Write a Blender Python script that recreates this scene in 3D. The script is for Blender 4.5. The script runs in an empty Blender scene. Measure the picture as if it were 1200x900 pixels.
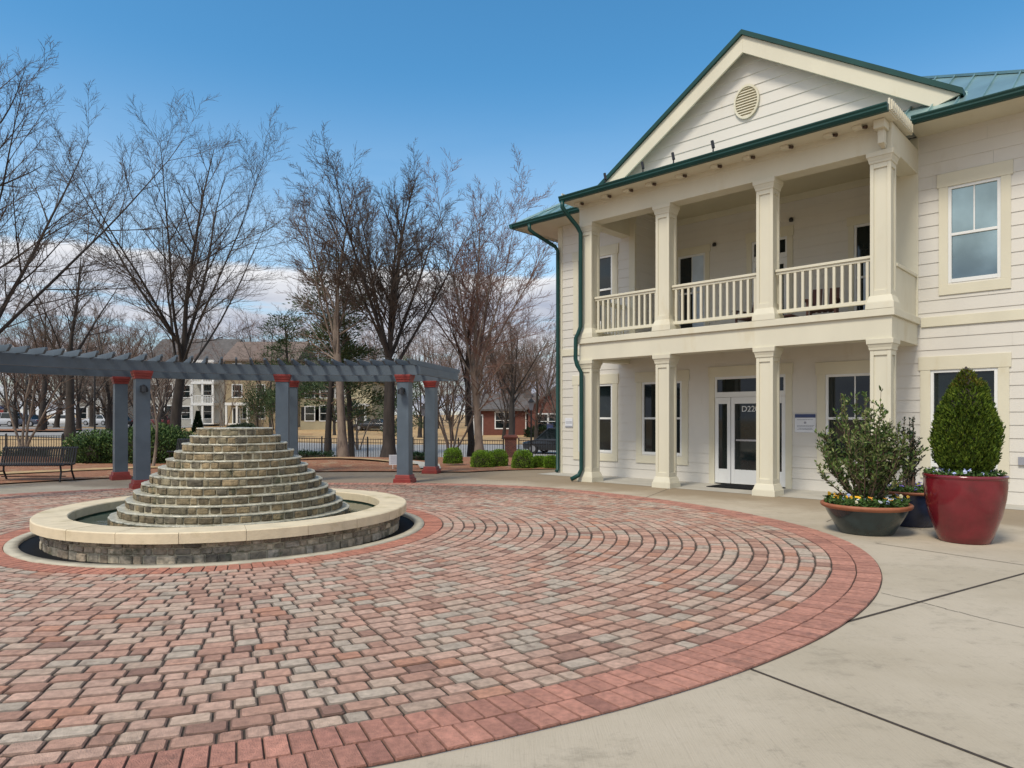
import bpy, bmesh, math, random
import numpy as np
from mathutils import Vector, Matrix
R = math.radians
rnd = random.Random(7)
nr = np.random.RandomState(11)
scene = bpy.context.scene
COL = scene.collection
PI = math.pi

# ------------------------------------------------------------------ camera frame (metres): camera at 0,0,1.55 looking along +Y
CH = 1.55
def at(px, Y):                       # world X of a picture column at depth Y
    return (px - 600) / 800 * Y
def zat(py, Y):
    return CH - (py - 490) / 800 * Y

# ------------------------------------------------------------------ mesh builder
class MB:
    def __init__(s): s.v = []; s.f = []; s.m = []; s.c = []; s.uv = None
    def add(s, vs, fs, mi=0, col=None):
        o = len(s.v); s.v.extend([tuple(p) for p in vs])
        for f in fs:
            s.f.append(tuple(i + o for i in f)); s.m.append(mi); s.c.append(col)
    def box(s, x0, x1, y0, y1, z0, z1, mi=0, col=None):
        s.add([(x0,y0,z0),(x1,y0,z0),(x1,y1,z0),(x0,y1,z0),(x0,y0,z1),(x1,y0,z1),(x1,y1,z1),(x0,y1,z1)],
              [(0,3,2,1),(4,5,6,7),(0,1,5,4),(1,2,6,5),(2,3,7,6),(3,0,4,7)], mi, col)
    def frustum(s, cx, cy, z0, z1, w0, w1, mi=0):
        a, b = w0/2, w1/2
        s.add([(cx-a,cy-a,z0),(cx+a,cy-a,z0),(cx+a,cy+a,z0),(cx-a,cy+a,z0),(cx-b,cy-b,z1),(cx+b,cy-b,z1),(cx+b,cy+b,z1),(cx-b,cy+b,z1)],
              [(0,3,2,1),(4,5,6,7),(0,1,5,4),(1,2,6,5),(2,3,7,6),(3,0,4,7)], mi)
    def prism(s, pts, d, mi=0):      # closed polygon pts (3D) extruded by vector d
        n = len(pts); d = Vector(d)
        vs = [Vector(p) for p in pts]; vs += [p + d for p in vs]
        fs = [tuple(range(n))[::-1], tuple(range(n, 2*n))] + [(i, (i+1) % n, n + (i+1) % n, n + i) for i in range(n)]
        s.add(vs, fs, mi)
    def tube(s, pts, rad, sides=8, mi=0, cap=True, squash=None):
        P = [Vector(p) for p in pts]; n = len(P)
        if not hasattr(rad, '__len__'): rad = [rad]*n
        vs = []; up0 = None
        for i in range(n):
            d = (P[min(i+1,n-1)] - P[max(i-1,0)])
            if d.length < 1e-9: d = Vector((0,0,1))
            d.normalize()
            if up0 is None:
                up0 = Vector((0,0,1)) if abs(d.z) < .9 else Vector((1,0,0))
            a = d.cross(up0)
            if a.length < 1e-6: a = d.cross(Vector((0,1,0)))
            a.normalize(); b = a.cross(d); up0 = b
            for k in range(sides):
                t = 2*PI*k/sides + PI/sides
                vs.append(P[i] + (a*math.cos(t) + b*math.sin(t))*rad[i])
        fs = []
        for i in range(n-1):
            for k in range(sides):
                fs.append((i*sides+k, i*sides+(k+1)%sides, (i+1)*sides+(k+1)%sides, (i+1)*sides+k))
        if cap:
            fs.append(tuple(range(sides))[::-1]); fs.append(tuple(range((n-1)*sides, n*sides)))
        s.add(vs, fs, mi)
    def lathe(s, prof, sides=48, mi=0, c=(0,0)):   # prof: (r,z) list, open
        vs = []; n = len(prof)
        for r, z in prof:
            for k in range(sides):
                t = 2*PI*k/sides; vs.append((c[0]+r*math.cos(t), c[1]+r*math.sin(t), z))
        fs = [(i*sides+k, i*sides+(k+1)%sides, (i+1)*sides+(k+1)%sides, (i+1)*sides+k) for i in range(n-1) for k in range(sides)]
        s.add(vs, fs, mi)
    def arr(s, V, F, mi=0, C=None):                # numpy verts / quads
        o = len(s.v); s.v.extend(map(tuple, V.tolist())); s.f.extend(map(tuple, (F+o).tolist()))
        s.m.extend([mi]*len(F)); s.c.extend([None]*len(F) if C is None else [tuple(c) for c in C.tolist()])
    def build(s, name, mats, parent=None, smooth=False, bevel=0, seg=2, auto=None):
        me = bpy.data.meshes.new(name)
        me.from_pydata(s.v, [], s.f)
        if not isinstance(mats, (list, tuple)): mats = [mats]
        for m in mats: me.materials.append(m)
        if len(mats) > 1: me.polygons.foreach_set('material_index', s.m)
        if smooth: me.polygons.foreach_set('use_smooth', [True]*len(me.polygons))
        if any(c is not None for c in s.c):
            ca = me.color_attributes.new('Col', 'FLOAT_COLOR', 'CORNER')
            buf = np.empty((len(me.loops), 4), np.float32); i = 0
            tot = [len(f) for f in s.f]
            cols = np.array([(c if c is not None else (.5,.5,.5)) for c in s.c], np.float32)
            buf[:, :3] = np.repeat(cols, tot, axis=0); buf[:, 3] = 1
            ca.data.foreach_set('color', buf.ravel())
        me.validate(); me.update()
        o = bpy.data.objects.new(name, me); COL.objects.link(o)
        if parent: o.parent = parent
        if bevel:
            md = o.modifiers.new('bevel', 'BEVEL'); md.width = bevel; md.segments = seg; md.limit_method = 'ANGLE'; md.angle_limit = R(40)
        return o

def fixn(o):
    bm = bmesh.new(); bm.from_mesh(o.data); bmesh.ops.recalc_face_normals(bm, faces=bm.faces); bm.to_mesh(o.data); bm.free(); return o

def thing(name, label, cat, loc=(0,0,0), rz=0, group=None):
    o = bpy.data.objects.new(name, None); COL.objects.link(o); o.empty_display_size = .3
    o.location = loc; o.rotation_euler = (0,0,rz)
    return tag(o, label, cat, group)
def tag(o, label, cat, group=None):
    o['label'] = label; o['category'] = cat
    if group: o['group'] = group
    return o
def struct(o, kind='structure', label=None):
    o['kind'] = kind
    if label: o['label'] = label
    return o
def dup(root, loc, rz=0, label=None, scale=None):
    r = root.copy(); COL.objects.link(r); r.location = loc; r.rotation_euler = (0,0,rz)
    if scale: r.scale = scale
    if label: r['label'] = label
    for ch in list(root.children):
        c = ch.copy(); COL.objects.link(c); c.parent = r
        for g in list(ch.children):
            d = g.copy(); COL.objects.link(d); d.parent = c
    return r

# ------------------------------------------------------------------ materials
def mat(name, col, rough=.6, var=.12, vscale=3., bump=0, bscale=40., metal=0, spec=.5, attr=False, col2=None, c2scale=1., c2lo=.5, c2hi=.65, stretch=None, coat=0, vcol=.0):
    m = bpy.data.materials.new(name); m.use_nodes = True
    nt = m.node_tree; N = nt.nodes; L = nt.links; b = N['Principled BSDF']
    b.inputs['Roughness'].default_value = rough; b.inputs['Metallic'].default_value = metal
    b.inputs['Specular IOR Level'].default_value = spec; b.inputs['Coat Weight'].default_value = coat
    g = N.new('ShaderNodeNewGeometry'); pos = g.outputs['Position']
    if stretch:
        mp = N.new('ShaderNodeMapping'); mp.inputs['Scale'].default_value = stretch; L.new(pos, mp.inputs['Vector']); pos = mp.outputs['Vector']
    if attr:
        a = N.new('ShaderNodeAttribute'); a.attribute_name = 'Col'; base = a.outputs['Color']
    else:
        rgb = N.new('ShaderNodeRGB'); rgb.outputs[0].default_value = (*col, 1); base = rgb.outputs[0]
    if col2:
        n2 = N.new('ShaderNodeTexNoise'); n2.inputs['Scale'].default_value = c2scale; n2.inputs['Detail'].default_value = 6; n2.inputs['Roughness'].default_value = .65
        L.new(pos, n2.inputs['Vector'])
        mr = N.new('ShaderNodeMapRange'); mr.interpolation_type = 'SMOOTHSTEP'; mr.inputs['From Min'].default_value = c2lo; mr.inputs['From Max'].default_value = c2hi
        L.new(n2.outputs['Fac'], mr.inputs['Value'])
        mx = N.new('ShaderNodeMix'); mx.data_type = 'RGBA'; L.new(mr.outputs[0], mx.inputs[0]); L.new(base, mx.inputs[6]); mx.inputs[7].default_value = (*col2, 1); base = mx.outputs[2]
    if var:
        n = N.new('ShaderNodeTexNoise'); n.inputs['Scale'].default_value = vscale; n.inputs['Detail'].default_value = 5; L.new(pos, n.inputs['Vector'])
        mr = N.new('ShaderNodeMapRange'); mr.inputs['From Min'].default_value = .3; mr.inputs['From Max'].default_value = .7
        mr.inputs['To Min'].default_value = 1-var; mr.inputs['To Max'].default_value = 1+var; L.new(n.outputs['Fac'], mr.inputs['Value'])
        vm = N.new('ShaderNodeVectorMath'); vm.operation = 'SCALE'; L.new(base, vm.inputs[0]); L.new(mr.outputs[0], vm.inputs['Scale']); base = vm.outputs[0]
    L.new(base, b.inputs['Base Color'])
    if bump:
        n = N.new('ShaderNodeTexNoise'); n.inputs['Scale'].default_value = bscale; n.inputs['Detail'].default_value = 4; L.new(pos, n.inputs['Vector'])
        bp = N.new('ShaderNodeBump'); bp.inputs['Strength'].default_value = bump; bp.inputs['Distance'].default_value = .02
        L.new(n.outputs['Fac'], bp.inputs['Height']); L.new(bp.outputs[0], b.inputs['Normal'])
    return m

M = {}
M['siding'] = mat('siding_paint', (.615,.59,.535), .55, .05, .8, .05, 60, col2=(.55,.515,.44), c2scale=1.3, c2lo=.56, c2hi=.75, stretch=(1,1,.35))
M['trim'] = mat('cream_trim_paint', (.625,.59,.465), .55, .05, 1.5, .04, 60, col2=(.57,.515,.37), c2scale=1.7, c2lo=.56, c2hi=.75, stretch=(1,1,.4))
M['ceil'] = mat('porch_ceiling_paint', (.56,.51,.36), .6, .05, 1.)
M['white'] = mat('white_frame_paint', (.72,.73,.72), .4, .04, 2)
M['teal'] = mat('teal_painted_metal', (.006,.048,.042), .4, .15, 2, 0, metal=.0, spec=.35)
M['roof'] = mat('teal_standing_seam_roof', (.30,.45,.45), .36, .15, 1.2, .03, 6, metal=.6, spec=.6)
M['glass'] = mat('dark_window_glass', (.008,.013,.014), .04, .5, 1.5, .02, 3, spec=.55)
M['skyglass'] = mat('reflective_window_glass', (.30,.40,.42), .05, .3, 1.0, .02, 2.5, metal=.85)
M['curtain'] = mat('pale_blue_curtain', (.5,.6,.72), .7, .1, 3)
M['black'] = mat('black_metal', (.012,.012,.014), .4, .2, 5)
M['rubber'] = mat('black_rubber', (.006,.0065,.008), .7, .2, 5, spec=.2)
M['perg'] = mat('slate_blue_paint', (.078,.105,.132), .5, .14, 2.5, .06, 30)
M['red'] = mat('red_post_paint', (.21,.024,.018), .5, .15, 4, .06, 30)
M['coping'] = mat('cream_coping_stone', (.64,.54,.37), .65, .1, 5, .15, 50, col2=(.46,.38,.22), c2scale=2.4, c2lo=.52, c2hi=.72)
M['stone'] = mat('rough_fountain_stone', (.2,.17,.12), .75, .4, 14, .9, 22, attr=True, col2=(.085,.09,.05), c2scale=5, c2lo=.55, c2hi=.72)
M['mortar'] = mat('stone_mortar', (.40,.36,.26), .9, .25, 8, .3, 50)
M['tread'] = mat('wet_stone_tread', (.47,.45,.36), .3, .35, 14, .5, 30, col2=(.17,.16,.10), c2scale=5, c2lo=.52, c2hi=.68)
M['water'] = mat('pool_water', (.018,.045,.034), .06, .3, 1.5, .25, 5, spec=.5)
M['poolwall'] = mat('green_pool_lining', (.17,.26,.17), .6, .3, 6, .1, 20)
M['curb'] = mat('pale_concrete_curb', (.42,.38,.29), .8, .18, 6, .15, 60)
M['paver'] = mat('concrete_paver', (.4,.25,.2), .8, .22, 26, .7, 130, attr=True, col2=(.13,.082,.06), c2scale=3.4, c2lo=.56, c2hi=.80)
M['joint'] = mat('dark_joint_sand', (.05,.038,.028), .95, .3, 20)
M['mulch'] = mat('pine_straw_mulch', (.27,.118,.06), .95, .4, 18, 1., 40, col2=(.31,.19,.11), c2scale=2.5, c2lo=.5, c2hi=.62)
M['lawn'] = mat('dormant_grass', (.42,.285,.14), .95, .2, 3, .5, 25, col2=(.30,.17,.08), c2scale=.25, c2lo=.52, c2hi=.66)
M['road'] = mat('grey_asphalt', (.27,.265,.255), .85, .12, 2)
M['bark_d'] = mat('dark_tree_bark', (.035,.028,.024), .9, .35, 6, .6, 20, stretch=(1,1,.3))
M['bark_l'] = mat('pale_tree_bark', (.21,.165,.13), .9, .35, 6, .6, 20, stretch=(1,1,.3), col2=(.08,.06,.05), c2scale=3)
M['twig_d'] = mat('dark_twigs', (.075,.055,.042), .9, .3, 2)
M['twig_b'] = mat('brown_twigs', (.13,.085,.060), .9, .3, 2)
M['twig_r'] = mat('reddish_twigs', (.17,.095,.072), .9, .3, 2)
M['twig_g'] = mat('grey_twigs', (.16,.135,.115), .9, .3, 2)
M['leaf'] = mat('green_leaves', (.05,.085,.03), .55, .25, 7, attr=True, spec=.15)
M['terracotta'] = mat('terracotta_rim', (.30,.105,.05), .6, .18, 8, .1, 40)
M['greenglaze'] = mat('dark_green_glaze', (.016,.034,.038), .22, .35, 6, .05, 10, coat=.3)
M['blueglaze'] = mat('blue_glaze', (.018,.03,.075), .25, .4, 6, .05, 10, coat=.3)
M['redglaze'] = mat('oxblood_glaze', (.15,.010,.017), .16, .25, 4, .05, 8, coat=.4, col2=(.085,.012,.014), c2scale=2.2, c2lo=.5, c2hi=.75)
M['soil'] = mat('potting_soil', (.03,.02,.014), .95, .3, 20, .5, 40)
M['flower'] = mat('pansy_petals', (.5,.3,.05), .6, .1, 10, attr=True)
M['brick'] = mat('red_brick_wall', (.14,.048,.034), .85, .15, 3)
M['roofg'] = mat('grey_shingles', (.10,.092,.088), .9, .2, 2)
M['roofb'] = mat('brown_shingles', (.16,.12,.10), .9, .2, 2)
M['hwhite'] = mat('white_house_siding', (.40,.39,.35), .6, .06, 1)
M['hcream'] = mat('cream_house_siding', (.42,.37,.24), .6, .06, 1)
M['htan'] = mat('tan_house_siding', (.31,.25,.155), .6, .06, 1)
M['tyre'] = mat('tyre_rubber', (.015,.015,.015), .8, .1, 5)
M['rim'] = mat('wheel_rim', (.45,.45,.46), .3, .05, 5, metal=.8)
def carpaint(n, c): return mat(n, c, .25, .03, 1, coat=.6)
M['signw'] = mat('white_sign_face', (.66,.68,.72), .5, .04, 5)
M['signb'] = mat('navy_sign_print', (.035,.055,.15), .5, .04, 5)
M['signg'] = mat('grey_sign_print', (.28,.29,.33), .5, .04, 5)
M['bulb'] = mat('brown_lamp_shade', (.06,.035,.025), .5, .1, 5)
M['leafw'] = mat('wood_slats', (.10,.04,.03), .6, .2, 5)

# brick bond for the pillar and the brick house
def brickmat():
    m = bpy.data.materials.new('brick_bond'); m.use_nodes = True; N = m.node_tree.nodes; L = m.node_tree.links; b = N['Principled BSDF']
    g = N.new('ShaderNodeTexCoord'); mp = N.new('ShaderNodeMapping'); mp.inputs['Rotation'].default_value = (R(90),0,0)
    L.new(g.outputs['Object'], mp.inputs[0]); t = N.new('ShaderNodeTexBrick'); L.new(mp.outputs[0], t.inputs['Vector'])
    t.inputs['Color1'].default_value = (.15,.052,.036,1); t.inputs['Color2'].default_value = (.09,.034,.027,1); t.inputs['Mortar'].default_value = (.2,.16,.13,1)
    t.inputs['Scale'].default_value = 4.5; t.inputs['Mortar Size'].default_value = .012; b.inputs['Roughness'].default_value = .85
    L.new(t.outputs['Color'], b.inputs['Base Color']); return m
M['brickbond'] = brickmat()

# stained concrete: mottled, with brown water stains beside the porch
BO = Vector((6.66, 12.0, 0)); BR = R(-43.57)
EX = Vector((math.cos(BR), math.sin(BR), 0)); EY = Vector((-math.sin(BR), math.cos(BR), 0))
def bw(a, b, z=0): return BO + EX*a + EY*b + Vector((0,0,z))
def concrete():
    m = bpy.data.materials.new('stained_concrete'); m.use_nodes = True; nt = m.node_tree; N = nt.nodes; L = nt.links; b = N['Principled BSDF']
    b.inputs['Roughness'].default_value = .85
    g = N.new('ShaderNodeNewGeometry'); pos = g.outputs['Position']
    def noise(sc, det=6, ro=.6, st=None):
        n = N.new('ShaderNodeTexNoise'); n.inputs['Scale'].default_value = sc; n.inputs['Detail'].default_value = det; n.inputs['Roughness'].default_value = ro
        if st:
            mp = N.new('ShaderNodeMapping'); mp.inputs['Scale'].default_value = st; mp.inputs['Rotation'].default_value = (0,0,R(30)); L.new(pos, mp.inputs[0]); L.new(mp.outputs[0], n.inputs['Vector'])
        else: L.new(pos, n.inputs['Vector'])
        return n.outputs['Fac']
    def rng(v, a, c, lo=0, hi=1):
        r = N.new('ShaderNodeMapRange'); r.interpolation_type = 'SMOOTHSTEP'; r.inputs['From Min'].default_value = a; r.inputs['From Max'].default_value = c
        r.inputs['To Min'].default_value = lo; r.inputs['To Max'].default_value = hi; L.new(v, r.inputs['Value']); return r.outputs[0]
    def mix(f, A, B):
        x = N.new('ShaderNodeMix'); x.data_type = 'RGBA'; L.new(f, x.inputs[0])
        if isinstance(A, tuple): x.inputs[6].default_value = (*A,1)
        else: L.new(A, x.inputs[6])
        if isinstance(B, tuple): x.inputs[7].default_value = (*B,1)
        else: L.new(B, x.inputs[7])
        return x.outputs[2]
    def nothing(): pass
    def mul(a, c):
        k = N.new('ShaderNodeMath'); k.operation = 'MULTIPLY'; L.new(a, k.inputs[0])
        if isinstance(c, (int,float)): k.inputs[1].default_value = c
        else: L.new(c, k.inputs[1])
        return k.outputs[0]
    c = mix(rng(noise(.7), .35, .65), (.46,.395,.30), (.40,.34,.25))
    c = mix(mul(rng(noise(1.7, 9, .8, (1,1.8,1)), .50, .70), .5), c, (.21,.18,.13))
    c = mix(mul(rng(noise(4.5, 8, .8), .54, .72), .5), c, (.17,.145,.11))
    c = mix(mul(rng(noise(60, 3, .7), .55, .75), .35), c, (.25,.21,.155))
    c = mix(mul(rng(noise(90, 3, .7, (1,.04,1)), .5, .7), .16), c, (.22,.18,.13))
    # distance in front of the porch, for the brown stain
    d = N.new('ShaderNodeVectorMath'); d.operation = 'SUBTRACT'; L.new(pos, d.inputs[0]); d.inputs[1].default_value = BO
    dt = N.new('ShaderNodeVectorMath'); dt.operation = 'DOT_PRODUCT'; L.new(d.outputs[0], dt.inputs[0]); dt.inputs[1].default_value = EY
    ad = N.new('ShaderNodeMath'); ad.operation = 'MULTIPLY_ADD'; L.new(noise(.9, 5), ad.inputs[0]); ad.inputs[1].default_value = 2.2; L.new(dt.outputs['Value'], ad.inputs[2])
    st = rng(ad.outputs[0], -.9, .6)
    c = mix(mul(st, .72), c, (.20,.142,.078))
    sp = N.new('ShaderNodeSeparateXYZ'); L.new(pos, sp.inputs[0])
    a2 = N.new('ShaderNodeMath'); a2.operation = 'MULTIPLY_ADD'; L.new(noise(.7, 5), a2.inputs[0]); a2.inputs[1].default_value = 2.4; L.new(sp.outputs['Y'], a2.inputs[2])
    c = mix(mul(mul(rng(a2.outputs[0], 16.2, 17.2), rng(sp.outputs['X'], .5, -2.5)), .75), c, (.17,.125,.085))
    L.new(c, b.inputs['Base Color'])
    bp = N.new('ShaderNodeBump'); bp.inputs['Strength'].default_value = .3; bp.inputs['Distance'].default_value = .008; L.new(noise(110, 3, .6, (1,.06,1)), bp.inputs['Height']); L.new(bp.outputs[0], b.inputs['Normal'])
    return m
M['conc'] = concrete()
M['slab'] = mat('clean_porch_concrete', (.40,.38,.33), .85, .1, 2, .1, 80)

# ------------------------------------------------------------------ ground and plaza
FC = Vector((-3.89, 9.62, 0))
RT = [(-180,7.6),(-140,7.4),(-100,7.2),(-63.5,7.33),(-50,7.52),(-43.7,7.64),(-33.5,7.84),(-22.4,8.07),(-13,8.19),(-4.7,8.2),(9.4,7.82),(25,7.48),(39,7.32),(54,7.2),(70,6.85),(84,6.6),(104,6.62),(125,6.9),(136,7.15),(146,7.7),(160,7.9),(180,7.6)]
CT = [(-180,25),(-40,26),(30,26),(52,22),(60,13.5),(65,12.1),(70,11.2),(75,10.1),(80,9.95),(150,10.2),(165,10.6),(175,18),(180,25)]
def interp(T, a):
    a = (a + 180) % 360 - 180
    for (a0,v0),(a1,v1) in zip(T, T[1:]):
        if a0 <= a <= a1:
            return v0 + (v1-v0)*(a-a0)/(a1-a0)
    return T[-1][1]
RTs = {}
def Rp(a):                            # smoothed plaza outline
    k = round(a*4)
    if k not in RTs: RTs[k] = sum(interp(RT, a+d) for d in (-9,-6,-3,0,3,6,9))/7
    return RTs[k]
def Rc(a): return interp(CT, a)
PL = [(19,0),(24,0),(32,-.35),(45,.15),(60,.4),(100,.6),(130,1.2),(500,4)]
PR = [(20,0),(29,-.12),(33,-.7),(40,-.85),(56,-.55),(75,-.4),(90,.3),(130,1.0),(500,4)]
def ip(T, x):
    if x <= T[0][0]: return T[0][1]
    for (a,v),(b_,w) in zip(T, T[1:]):
        if x <= b_: return v+(w-v)*(x-a)/(b_-a)
    return T[-1][1]
def zt(X, Y):
    if Y < 18: return 0.
    k = min(1, max(0, (X/Y + .62)/.3))
    return ip(PL, Y)*(1-k) + ip(PR, Y)*k
def pol(a, r, c=FC): return (c.x + r*math.cos(R(a)), c.y + r*math.sin(R(a)))

def polar_sheet(name, r0, r1, a0, a1, da, steps, zf, m, jit=0):
    mb = MB(); na = int(round((a1-a0)/da)); vs = []
    for i in range(na+1):
        a = a0 + da*i
        for j in range(len(steps)):
            r = r0(a) + (r1(a)-r0(a))*steps[j]
            x, y = pol(a, r); vs.append((x, y, zf(x, y)))
    ns = len(steps)
    mb.add(vs, [(i*ns+j, i*ns+j+1, (i+1)*ns+j+1, (i+1)*ns+j) for i in range(na) for j in range(ns-1)])
    return mb.build(name, m, smooth=True)
geo = [0]+[((1.075**i-1)/(1.075**80-1)) for i in range(1,81)]
g = struct(polar_sheet('ground', lambda a: Rc(a)-.02, lambda a: 500, -180, 180, 1.5, geo, lambda x, y: zt(x, y)-.012, M['lawn']))
struct(polar_sheet('pavement', Rp, Rc, -180, 180, 1., [0,.25,.5,.75,1], lambda x, y: 0., M['conc']))
# mulch beds beyond the walk
def mulch_z(x, y):
    r_ = math.hypot(x-FC.x, y-FC.y); e_ = min(1, max(0, (r_-Rc(math.degrees(math.atan2(y-FC.y, x-FC.x)))-.3)/2.5))
    n = .22*e_*max(0, math.sin((x+9)*.55))*max(0, math.sin((y-17)*.3)) if y > 17 else 0
    return zt(x, y) + .03 + n
struct(polar_sheet('mulch_bed', lambda a: Rc(a)+.01, lambda a: Rc(a)+min(12, .45*max(0,a-56)+1.2), 60, 168, 1., [0,.04,.1,.2,.35,.5,.65,.8,1], mulch_z, M['mulch']))

struct(polar_sheet('dry_grass', lambda a: 13.0, lambda a: 13.8, 84, 142, 1., [0,.25,.5,.75,1], lambda x, y: mulch_z(x, y)+.03, M['lawn']))
# pavers, laid course by course around the fountain
def paver_courses():
    mb = MB(); R0 = 2.90; NC = 30; BW = .225
    def quadp(a0, a1, t0, t1, red, col, gap):
        # corners of one paver in (angle, radius)
        def rr(a, t):
            if red == 0: return R0 + (Rp(a)-2*BW-R0)*t
            if red == 1: return Rp(a)-2*BW + BW*t*2
            return 2.632 + (R0-2.632)*t
        P = []
        for a, t in ((a0,t0),(a1,t0),(a1,t1),(a0,t1)):
            P.append(Vector(pol(a, rr(a, t))))
        cen = (P[0]+P[1]+P[2]+P[3])/4
        def inset(d, round_):
            out = []
            for i in range(4):
                p = P[i]; e1 = (P[(i+1)%4]-p); e0 = (P[(i-1)%4]-p); l1 = e1.length; l0 = e0.length; e1 /= l1; e0 /= l0
                q = p + e1*d + e0*d
                if round_: out += [q + e0*min(round_, l0*.3), q + e1*min(round_, l1*.3)]
                else: out += [q, q]
            return out
        h = .015 + rnd.uniform(-.0025,.0025)
        rr_ = .011 if red == 0 else .004
        A = inset(gap, rr_*.7); B = inset(gap+(.009 if red==0 else .004), rr_)
        tx, ty = rnd.uniform(-.012,.012), rnd.uniform(-.012,.012)
        vs = [(p.x,p.y,.0) for p in A] + [(p.x,p.y,h+(p.x-cen.x)*tx+(p.y-cen.y)*ty-.007) for p in A] + [(p.x,p.y,h+(p.x-cen.x)*tx+(p.y-cen.y)*ty) for p in B]
        fs = [tuple(range(16,24))]
        for i in range(8):
            j = (i+1)%8
            fs += [(i,j,8+j,8+i),(8+i,8+j,16+j,16+i)]
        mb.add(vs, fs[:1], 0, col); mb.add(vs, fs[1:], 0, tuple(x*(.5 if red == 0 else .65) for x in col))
    pal = [((.47,.275,.20),28),((.505,.325,.245),28),((.475,.345,.26),22),((.455,.37,.29),14),((.38,.215,.155),9),((.30,.17,.125),3),((.46,.235,.155),6)]
    from mathutils import noise as mn
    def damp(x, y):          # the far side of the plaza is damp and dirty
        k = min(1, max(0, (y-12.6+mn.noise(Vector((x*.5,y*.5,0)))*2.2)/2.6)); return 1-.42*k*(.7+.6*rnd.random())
    cs = [p[0] for p in pal]; ws = [p[1] for p in pal]
    for k in range(NC):
        a = -180 + rnd.uniform(0,3); end = a + 360
        t0, t1 = k/NC, (k+1)/NC
        while a < end - .1:
            rad = R0 + (Rp(a)-2*BW-R0)*(k+.5)/NC
            L_ = rnd.choice([.125,.165,.185,.21,.225])
            da = math.degrees(L_/rad); a1 = min(end, a+da)
            if end - a1 < da*.5: a1 = end
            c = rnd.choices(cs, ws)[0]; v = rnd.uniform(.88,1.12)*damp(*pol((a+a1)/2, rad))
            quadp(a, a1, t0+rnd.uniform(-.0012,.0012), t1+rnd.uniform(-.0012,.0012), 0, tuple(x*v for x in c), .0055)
            a = a1
    for row in range(2):
        n = 380; off = rnd.uniform(0,1)
        for i in range(n):
            a = -180 + 360*(i+off)/n
            v = rnd.uniform(.82,1.12); c = (.46,.215,.155) if rnd.random() > .12 else (.37,.17,.125)
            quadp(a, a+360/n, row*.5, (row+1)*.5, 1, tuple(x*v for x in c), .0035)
    n = 150
    for i in range(n):
        a = -180+360*i/n; v = rnd.uniform(.85,1.12)
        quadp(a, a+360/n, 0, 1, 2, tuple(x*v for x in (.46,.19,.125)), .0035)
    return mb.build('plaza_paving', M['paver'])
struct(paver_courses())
struct(polar_sheet('plaza_bedding', lambda a: 2.6, lambda a: Rp(a)+.004, -180, 180, 1., [0,.5,1], lambda x, y: .003, M['joint']))

# joints of the concrete slabs
def strip(mb, p, q, w, z, n=1):
    p = Vector((*p,z)); q = Vector((*q,z)); d = (q-p).normalized(); s_ = Vector((-d.y,d.x,0))*w/2
    mb.add([p-s_, q-s_, q+s_, p+s_], [(0,1,2,3)])
mb = MB()
strip(mb, (2.2,4.97), (6.6,7.75), .028, .003); strip(mb, (1.42,4.30), (3.1,1.57), .022, .003)
cr_ = [(3.27,6.05),(3.45,5.72),(3.60,5.36),(3.86,4.9),(3.98,4.5),(4.3,3.9),(4.4,3.3)]
for p_, q_ in zip(cr_, cr_[1:]):
    for k_ in range(4):
        a_ = [p_[i]+(q_[i]-p_[i])*k_/4+(rnd.uniform(-.014,.014) if k_ else 0) for i in (0,1)]; b_ = [p_[i]+(q_[i]-p_[i])*(k_+1)/4 for i in (0,1)]
        strip(mb, a_, b_, .007, .003)
strip(mb, (4.5,8.45), (6.6,5.5), .012, .003)
strip(mb, (4.7,10.2), (6.3,12.2), .012, .003); strip(mb, (2.5,13.1), (3.6,15.3), .012, .003); strip(mb, (-1.9,16.6), (1.2,18.6), .012, .003)
struct(mb.build('pavement_joints', M['joint']))
# porch floor and the clean strip under the eaves
mb = MB()
for (a0,a1,b0,b1) in ((-6.95,.0,.12,1.75),(.0,2.2,.95,1.75),(-9.1,-6.95,.9,1.75)):
    mb.add([bw(a0,b0,.004),bw(a1,b0,.004),bw(a1,b1,.004),bw(a0,b1,.004)], [(0,1,2,3)])
struct(mb.build('porch_pavement', M['slab']))

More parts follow.
